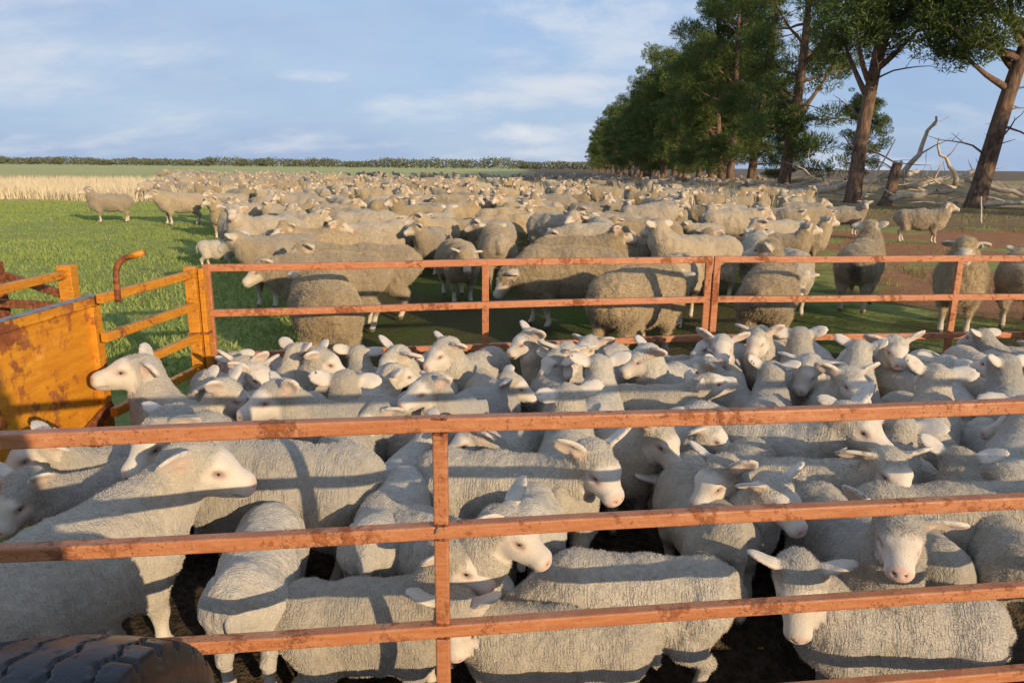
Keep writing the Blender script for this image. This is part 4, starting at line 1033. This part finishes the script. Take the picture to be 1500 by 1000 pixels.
def clear(me, loc, bd, sc, walls):
    n = len(me.vertices); v = np.zeros(n * 3, np.float32); me.vertices.foreach_get('co', v); v = v.reshape(-1, 3)[::5] * sc
    c, s = math.cos(RAD(bd)), math.sin(RAD(bd)); X = c * v[:, 0] - s * v[:, 1]; Y = s * v[:, 0] + c * v[:, 1]
    loc = Vector(loc)
    for _ in range(2):
        for dx, dy in walls(X + loc.x, Y + loc.y): loc.x += dx; loc.y += dy
    return loc
NY = {3: 12, 12: 18}
LA = []
for i, (px, py, bd, hd, hp_, np_, sc, label) in enumerate(LAMBS):
    sight = math.degrees(math.atan((px - 750) / FPX)); hd -= sight; bd -= sight if py < 640 else sight * .25
    loc, ny, rel = place_by_head('lamb', px, py, bd, hd, hp_, np_, sc * 1.1, NY.get(i), True)
    r = random.Random(100 + i)
    sc *= 1.1; vox = .0081 if (py > 640 and px < 1560) else .0114
    ears = (r.uniform(-.2, .6), r.uniform(-.2, .6))
    b = build_sheep('lamb', 'lamb', vox, ny, np_, rel, hp_, ears, r.uniform(-.035, .035), i * 3, r.uniform(.90, 1.02), hv=r.uniform(.94, 1.06), mz=r.uniform(.80, .95), ev=r.uniform(.86, 1.16), wl=r.uniform(-.008, .026))
    loc = clear(b[0], loc, bd, sc, pen_walls); o = sheep_object('lamb', b, loc, bd, sc, label, 'lambs in the pen', 'lamb'); LA.append((loc.x, loc.y))
# bodies that fill the rest of the pen, heads low among the others
FILL = [build_sheep('lamb', 'lamb', .0105, ny, npi, ry, hq, (.1, -.1), .02, 900 + k, 1.0) for k, (ny, ry, npi, hq) in enumerate(((0, 10, -20, -45), (40, 75, 45, -25), (-40, -60, 50, -20), (5, -15, 55, -15)))]
VB = [f[0] for f in FILL]; r = random.Random(77); tries = 0; filled = []
for x, y, bd, k, label in ((-.92, 2.42, 96, 0, 'lamb in deep shade behind the pink-nosed lamb, only legs and belly showing'), (-.48, 2.72, 84, 0, 'shaded lamb behind the front upright with its rump to the camera'), (.80, 2.80, 98, 0, 'shaded lamb in the dark gap left of the front-facing lamb with big ears'), (.12, 2.86, 78, 0, 'lamb with only its shaded rump showing right of the front upright under the mid rail'), (1.62, 2.72, 88, 0, 'lamb with its rump to the camera behind the long flank at lower right')):
    sheep_object('lamb', FILL[k], (x, y, pen_z(x, y)), bd, 1.08, label, 'lambs low in the press', 'lamb'); LA.append((x, y))
while tries < 4000:
    tries += 1
    y = r.uniform(2.15, 6.2); x = r.uniform(-2.0, 5.2)
    if y < NEAR(x) + 1.1: continue
    if y > 5.43 + .2176 * x - .35 or y > 6.45: continue
    if abs(x) / y > .82: continue
    if any((x - a) ** 2 + (y - b) ** 2 < .35 ** 2 for a, b in LA): continue
    LA.append((x, y)); bd = r.choice([90, 90, 270, 270, 180]) + r.uniform(-22, 22)
    k = r.randrange(4); sheep_object('lamb', FILL[k], clear(VB[k], Vector((x, y, pen_z(x, y))), bd, 1.05, pen_walls), bd, r.uniform(.98, 1.05), 'lamb mostly hidden, squeezed low between its neighbours in the pen', 'lambs low in the press', 'lamb')
    filled.append((x, y))
print('FILL', len(filled))

# ------------------------------------------------------------------ ewes outside
EWES = [  # px,py of head, bd, hd, hpitch, npitch, size, step, label
 (478, 372, 98, 100, -30, 5, .98, .0, 'broad ewe with its rump against the back rails, left of the middle'),
 (432, 372, 178, 186, -18, 25, 1.0, .02, 'big ewe side on facing left above the back rails'),
 (372, 402, 182, 192, -28, 10, .98, .0, 'ewe with pink nose reaching left through the shade at the back rails'),
 (684, 385, 282, 276, -45, 8, .92, .02, 'ewe facing the camera with lowered head behind the middle back upright'),
 (735, 418, 184, 192, -48, -22, 1.02, .07, 'ewe walking left with lowered head, flank in shade, behind the back rails'),
 (985, 420, 62, 80, -35, -5, 1.02, .0, 'shaggy ewe with long locks pressed to the back rails at the double upright'),
 (1108, 368, 82, 165, -8, 62, .98, .0, 'ewe with raised head looking left, back to the camera, right of the double upright'),
 (1036, 352, 272, 262, -32, 30, .92, .0, 'ewe with dark muzzle facing the camera behind the double upright'),
 (1283, 318, 84, 80, -5, 70, 1.0, .0, 'ewe from behind with dark stained rump on grass by the red track'),
 (1420, 352, 270, 272, -20, 60, 1.0, .03, 'ewe facing the camera with pale ear tag at the right back panel'),
 (1366, 308, 4, 0, -10, 55, .96, .03, 'lone grey ewe side on facing right on the red track'),
 (1496, 440, 92, 85, -30, 20, .95, .0, 'ewe half cut by the right edge behind the back rails'),
 (1246, 298, 20, 285, -15, 50, .92, .0, 'ewe looking back to the camera in front of the stump'),
 (1190, 305, 8, 5, -10, 45, .95, .03, 'ewe walking right at the edge of the mob towards the red track'),
 (122, 280, 176, 180, -8, 58, 1.0, .02, 'lone ewe on the green turf furthest left'),
 (218, 286, 184, 190, -20, 30, 1.08, .04, 'broad ewe standing side on on the turf, second from the left'),
 (300, 285, 200, 215, -20, 40, 1.0, .02, 'ewe at the left fringe of the mob facing the turf'),
 (408, 340, 196, 205, -18, 45, .96, .0, 'ewe with white face looking left over the shaded lambs'),
 (505, 333, 352, 340, -12, 50, .96, .0, 'ewe with pink-flushed face looking right behind the big side-on ewe'),
 (600, 330, 2, 345, -30, 0, 1.05, .03, 'long-bodied ewe facing right, head low, behind the big side-on ewe'),
 (530, 298, 350, 340, -10, 45, .95, .0, 'ewe with pale face lifted above the middle of the mob'),
 (845, 312, 178, 195, -25, 40, .95, .0, 'ewe with cheek lit facing left behind the walking ewe'),
 (920, 345, 8, 350, -15, 50, .98, .0, 'ewe with wrinkled neck facing right left of the double upright'),
 (720, 340, 95, 95, -20, 20, 1.0, .0, 'ewe with rippled fleece and rump to the camera near the middle back upright'),
 (800, 352, 183, 190, -35, 0, 1.0, .0, 'ewe partly behind the walking ewe, lit along its back'),
 (965, 365, 5, 10, -30, 15, .97, .0, 'ewe side on behind the shaggy ewe, lit along its back'),
 (780, 290, 175, 180, -20, 30, 1.0, .0, 'ewe with a white rump patch of light in the middle of the mob'),
 (1075, 300, 350, 340, -15, 45, .95, .0, 'ewe facing right above the double upright among the dense mob'),
]
EL = {0: (-1.52, 5.8), 8: (4.25, 8.9), 9: (4.75, 7.7), 10: (9.5, 17.2), 11: (5.6, 8.0), 12: (8.5, 19.0), 13: (7.6, 19.6)}
EA = []
for i, (px, py, bd, hd, hp_, np_, sc, st, label) in enumerate(EWES):
    sight = math.degrees(math.atan((px - 750) / FPX)); hd -= sight; bd -= sight
    loc, ny, rel = place_by_head('ewe', px, py, bd, hd, hp_, np_, sc)
    r = random.Random(300 + i); vox = .0165 if loc.y < 10 else .022
    b = build_sheep('ewe', 'ewe', vox, ny, np_, rel, hp_, (r.uniform(-.2, .25), r.uniform(-.2, .25)), st, 500 + i * 3, (1.14 if i == 0 else r.uniform(1.0, 1.10)), stain=(i == 8))
    if i in EL: loc = Vector(EL[i] + (0,))
    loc = clear(b[0], loc, bd, sc, outside_walls); o = sheep_object('ewe', b, loc, bd, sc, label, 'ewes outside the pen', 'ewe'); EA.append((loc.x, loc.y))
    if i == 9:
        q = EARS[-1][0]; e_ = MB(); c_ = Vector(q[0]) + Vector(q[1]) * q[4] * .8; n_ = Vector(q[3]); e_.bar(c_ + n_ * .02 - Vector(q[2]) * .03, c_ + n_ * .02 + Vector(q[2]) * .03, .045, .006, .001)
        tm = NT('ear_tag_plastic'); tm.set('Base Color', rgb(.45, .62, .70)); tm.set('Roughness', .4); e_.build('ear_tag', tm.mat, o)
    print('EWE', i, [round(v, 2) for v in loc], label[:30])
# lambs in the shade by the left fringe of the mob
for i, (px, py, bd, hd, label) in enumerate(((352, 352, 5, 330, 'small shaded lamb standing beside its mother left of the yellow corner'), (362, 362, 200, 210, 'second shaded lamb nose to nose with the small one left of the mob'))):
    loc, ny, rel = place_by_head('lamb', px, py, bd, hd, -20, 40, 1.0)
    b = build_sheep('lamb', 'lamb', .011, ny, 40, rel, -20, (0, 0), .03, 700 + i, .95); sheep_object('lamb', b, loc, bd, 1.0, label, 'lambs outside the pen', 'lamb'); EA.append((loc.x, loc.y))
# the mob: shared bodies in many stances
VAR = [build_sheep('ewe', 'ewe', .0235, ny, npi, ry, hp_, (0, 0), st, 800 + k, 1.02 + .05 * (k % 3 - 1), eyes=False) for k, (ny, npi, ry, hp_, st) in enumerate((
    (0, 50, 0, -15, .02), (30, 40, 55, -20, .0), (-30, 45, -60, -15, .03), (0, 0, 5, -40, .05), (15, 62, 25, -5, .0), (-40, 30, -80, -20, .0), (0, -25, -5, -50, .04), (-10, 25, -20, -30, .0), (35, 58, 70, -10, .02), (-20, 60, -35, -8, .0), (0, 66, -5, -12, .03), (25, 20, 40, -35, .0), (-35, 55, -75, -12, .0)))]
r = random.Random(9); mob = []; tries = 0
def visible_fringe(x, y):
    px = 750 + FPX * x / y
    left = 345 - 2.2 * (y - 8) if y < 32 else 225
    if y > 45: left = 200 + (y - 45) * 5
    right = 1175 + 10 * math.sin(y) + (20 if y > 16 else 0)
    if y > 26: right = 1190
    if y > 45: right = 1110
    return left < px < right
while tries < 60000 and len(mob) < 268:
    tries += 1
    u = r.random(); y = 7.6 * (72 / 7.6) ** (u ** 1.12); x = r.uniform(-.75, .5) * y
    if not visible_fringe(x, y): continue
    if y < 10 and (-.45 < x / y < -.02) and r.random() < .5: continue
    gap = .78 if y < 20 else .95
    if any((x - a) ** 2 + (y - b) ** 2 < gap * gap for a, b in EA): continue
    if any((x - a) ** 2 + (y - b) ** 2 < 1.0 for a, b in EA[:28]): continue
    EA.append((x, y)); mob.append((x, y))
mob.sort(key=lambda p: p[1])
for x, y in mob:
    bd = r.choice([180, 200, 0, 340, 160, 20, 95, 265, 280, 250, 230]) + r.uniform(-25, 25) - math.degrees(math.atan(x / y))
    o = sheep_object('ewe', r.choice(VAR), (x, y, 0), bd, r.uniform(.84, 1.06), 'woolly ewe packed in the mob beyond the back rails' if y < 22 else 'far ewe in the mob stretching back towards the tree line', 'ewes in the near mob' if y < 22 else 'ewes in the far mob', 'ewe')
print('MOB', len(mob))
def far_flock():
    src = build_sheep('ewe', 'ewe', .075, 0, 45, 10, -20, (0, 0), 0, 850, 1.0, eyes=False)[0]
    n = len(src.vertices); V0 = np.zeros(n * 3, np.float32); src.vertices.foreach_get('co', V0); V0 = V0.reshape(-1, 3)
    q = np.zeros(len(src.polygons) * 4, np.int32); src.polygons.foreach_get('vertices', q); q = q.reshape(-1, 4)
    c0 = np.zeros(n * 4, np.float32); src.attributes['coat'].data.foreach_get('color', c0)
    Vs, Qs, k = [], [], 0
    for j in range(170):
        y = r.uniform(40, 95); px = r.uniform(240, 1120); x = (px - 750) / FPX * y; a = r.uniform(0, 6.28); s = r.uniform(.9, 1.05)
        R = np.array([[math.cos(a), -math.sin(a), 0], [math.sin(a), math.cos(a), 0], [0, 0, 1]]) * s
        Vs.append(V0 @ R.T + np.array([x, y, 0])); Qs.append(q + k * n); k += 1
    me = mesh_np('flock', np.concatenate(Vs), np.concatenate(Qs)); ca = me.attributes.new('coat', 'FLOAT_COLOR', 'POINT'); ca.data.foreach_set('color', np.tile(c0, k))
    tag(link('flock', me, M_EWE), 'furthest sheep of the mob merging into one pale mass', 'flock', kind='stuff')
far_flock()

# ------------------------------------------------------------------ the person holding the camera
def photographer():
    t = NT('clothes_and_skin'); z = t.sep(t.map())[2]; n = t.noise(t.map(), 25, 4)
    c = t.mix(t.ramp(z, .93, .94), rgb(.035, .045, .075), rgb(.10, .13, .16)); at = t.attr('skin')
    c = t.mix(at.outputs['Fac'], c, rgb(.48, .30, .21)); t.set('Base Color', c); t.set('Roughness', .85); t.set('Normal', t.bump(n, .4, .01))
    F = Field((-.42, -.42, -.01), (.42, .25, 1.86), .012)
    for s in (-1, 1):
        F.cone((s * .10, 0, .93), (s * .115, .01, .50), .105, .070, .05); F.cone((s * .115, .01, .50), (s * .12, -.03, .10), .066, .045, .03); F.cone((s * .12, -.04, .055), (s * .135, .13, .035), .050, .040, .03)
        F.cone((s * .18, 0, 1.42), (s * .27, .03, 1.16), .065, .048, .04); F.cone((s * .27, .03, 1.16), (s * .12, .17, 1.50), .046, .034, .025)
        F.cone((s * .115, .175, 1.51), (s * .085, .20, 1.58), .034, .030, .015)
        for k in range(4): F.cone((s * (.075 - .004 * k), .205 + .012 * k, 1.575 + .018 * k), (s * (.05 - .003 * k), .225, 1.59 + .018 * k), .011, .010, .006)
        F.cone((s * .075, .185, 1.565), (s * .045, .175, 1.555), .012, .010, .008)
    F.cone((0, 0, .98), (0, 0, 1.15), .15, .135, .08); F.cone((0, 0, 1.15), (0, -.01, 1.38), .14, .155, .08); F.cone((-.12, -.01, 1.42), (.12, -.01, 1.42), .085, .085, .06)
    F.cone((0, 0, 1.45), (0, .02, 1.58), .058, .055, .03); F.ell((0, .035, 1.68), np.eye(3), (.078, .098, .118), .03); F.cone((0, .12, 1.665), (0, .138, 1.645), .012, .015, .012)
    for s in (-1, 1): F.ell((s * .078, .02, 1.665), np.eye(3), (.012, .02, .032), .008)
    V, Q = F.nets(); me = mesh_np('person', V, Q); sk = ((V[:, 2] > 1.53)).astype(np.float32)
    me.attributes.new('skin', 'FLOAT', 'POINT').data.foreach_set('value', sk)
    o = tag(link('person', me, t.mat, None, (0, -.33, 0)), 'person in blue work clothes and hat holding up a camera behind the rails', 'person')
    h = MB(); n = 28; prof = [(.175, 1.735), (.10, 1.745), (.098, 1.80), (.075, 1.835), (.001, 1.84)]
    for k in range(n):
        a = 2 * math.pi * k / n
        for rr, zz in prof: h.v.append(Vector((rr * math.cos(a) * .95, .03 + rr * math.sin(a) * 1.08, zz)))
    for k in range(n):
        for j in range(4): h.f.append((k * 5 + j, ((k + 1) % n) * 5 + j, ((k + 1) % n) * 5 + j + 1, k * 5 + j + 1))
    hm = NT('felt_hat'); hm.set('Base Color', rgb(.16, .11, .07)); hm.set('Roughness', .9); h.build('hat', hm.mat, o, True)
    cm = MB(); cm.box((0, .225, 1.625), (.12, .05, .08)); d = NT('camera_body'); d.set('Base Color', rgb(.02, .02, .02)); d.set('Roughness', .4); cm.build('held_camera', d.mat, o)
photographer()

# ------------------------------------------------------------------ short fleece fibres on the nearest lambs
def fibres():
    t = NT('fleece_fibre'); r = t.objrand()
    t.set('Base Color', t.mix(r, rgb(.57, .495, .40), rgb(.48, .42, .34))); t.set('Roughness', 1.0); t.set('Specular IOR Level', .05)
    t2 = NT('ewe_fibre'); r2 = t2.objrand(); t2.set('Base Color', t2.mix(r2, rgb(.48, .375, .24), rgb(.40, .31, .195))); t2.set('Roughness', 1.0); t2.set('Specular IOR Level', .05)
    ewes = sorted([o for o in COL.objects if o.name.split('.')[0] == 'ewe' and o.get('group') == 'ewes outside the pen'], key=lambda o: o.location.y)[:16]
    near = sorted([o for o in COL.objects if o.name.split('.')[0] == 'lamb' and o.parent is None and o.get('group') == 'lambs in the pen'], key=lambda o: o.location.y)
    for k, o in list(enumerate(near)) + [(100 + j, e) for j, e in enumerate(ewes)]:
        ewe = k >= 100
        me = o.data; n = len(me.vertices); c = np.zeros(n * 4, np.float32); me.attributes['coat'].data.foreach_get('color', c); w = c.reshape(-1, 4)[:, 0]
        cc = c.reshape(-1, 4); ok = (cc[:, 1] < .5) & (cc[:, 2] < .35)
        vg = o.vertex_groups.new(name='coat_density'); vl = o.vertex_groups.new(name='coat_length')
        vg.add(np.nonzero(ok)[0].tolist(), 1.0, 'REPLACE')
        for lo_, hi_, wt in ((-1, .15, .30), (.15, .5, .5), (.5, .85, .8), (.85, 2, 1.0)):
            ids = np.nonzero((w > lo_) & (w <= hi_))[0]
            if len(ids): vl.add(ids.tolist(), wt, 'REPLACE')
        me.materials.append(t2.mat if ewe else t.mat)
        md = o.modifiers.new('fleece_fibre', 'PARTICLE_SYSTEM'); ps = md.particle_system; st = ps.settings
        st.type = 'HAIR'; st.count = 34000 if k < 14 else 18000 if k < 26 else 9000; st.hair_length = .0028; st.hair_step = 2; st.display_step = 2; st.render_step = 2
        st.emit_from = 'FACE'; st.use_even_distribution = True; st.distribution = 'RAND'; st.normal_factor = .0011; st.factor_random = .0009; st.tangent_factor = .0
        st.root_radius = .55; st.tip_radius = .12; st.radius_scale = .0022; st.material = len(me.materials); ps.vertex_group_density = 'coat_density'; ps.vertex_group_length = 'coat_length'; ps.seed = k
        if ewe: st.count = 26000; st.normal_factor = .0032; st.factor_random = .0030; st.radius_scale = .0042
fibres()
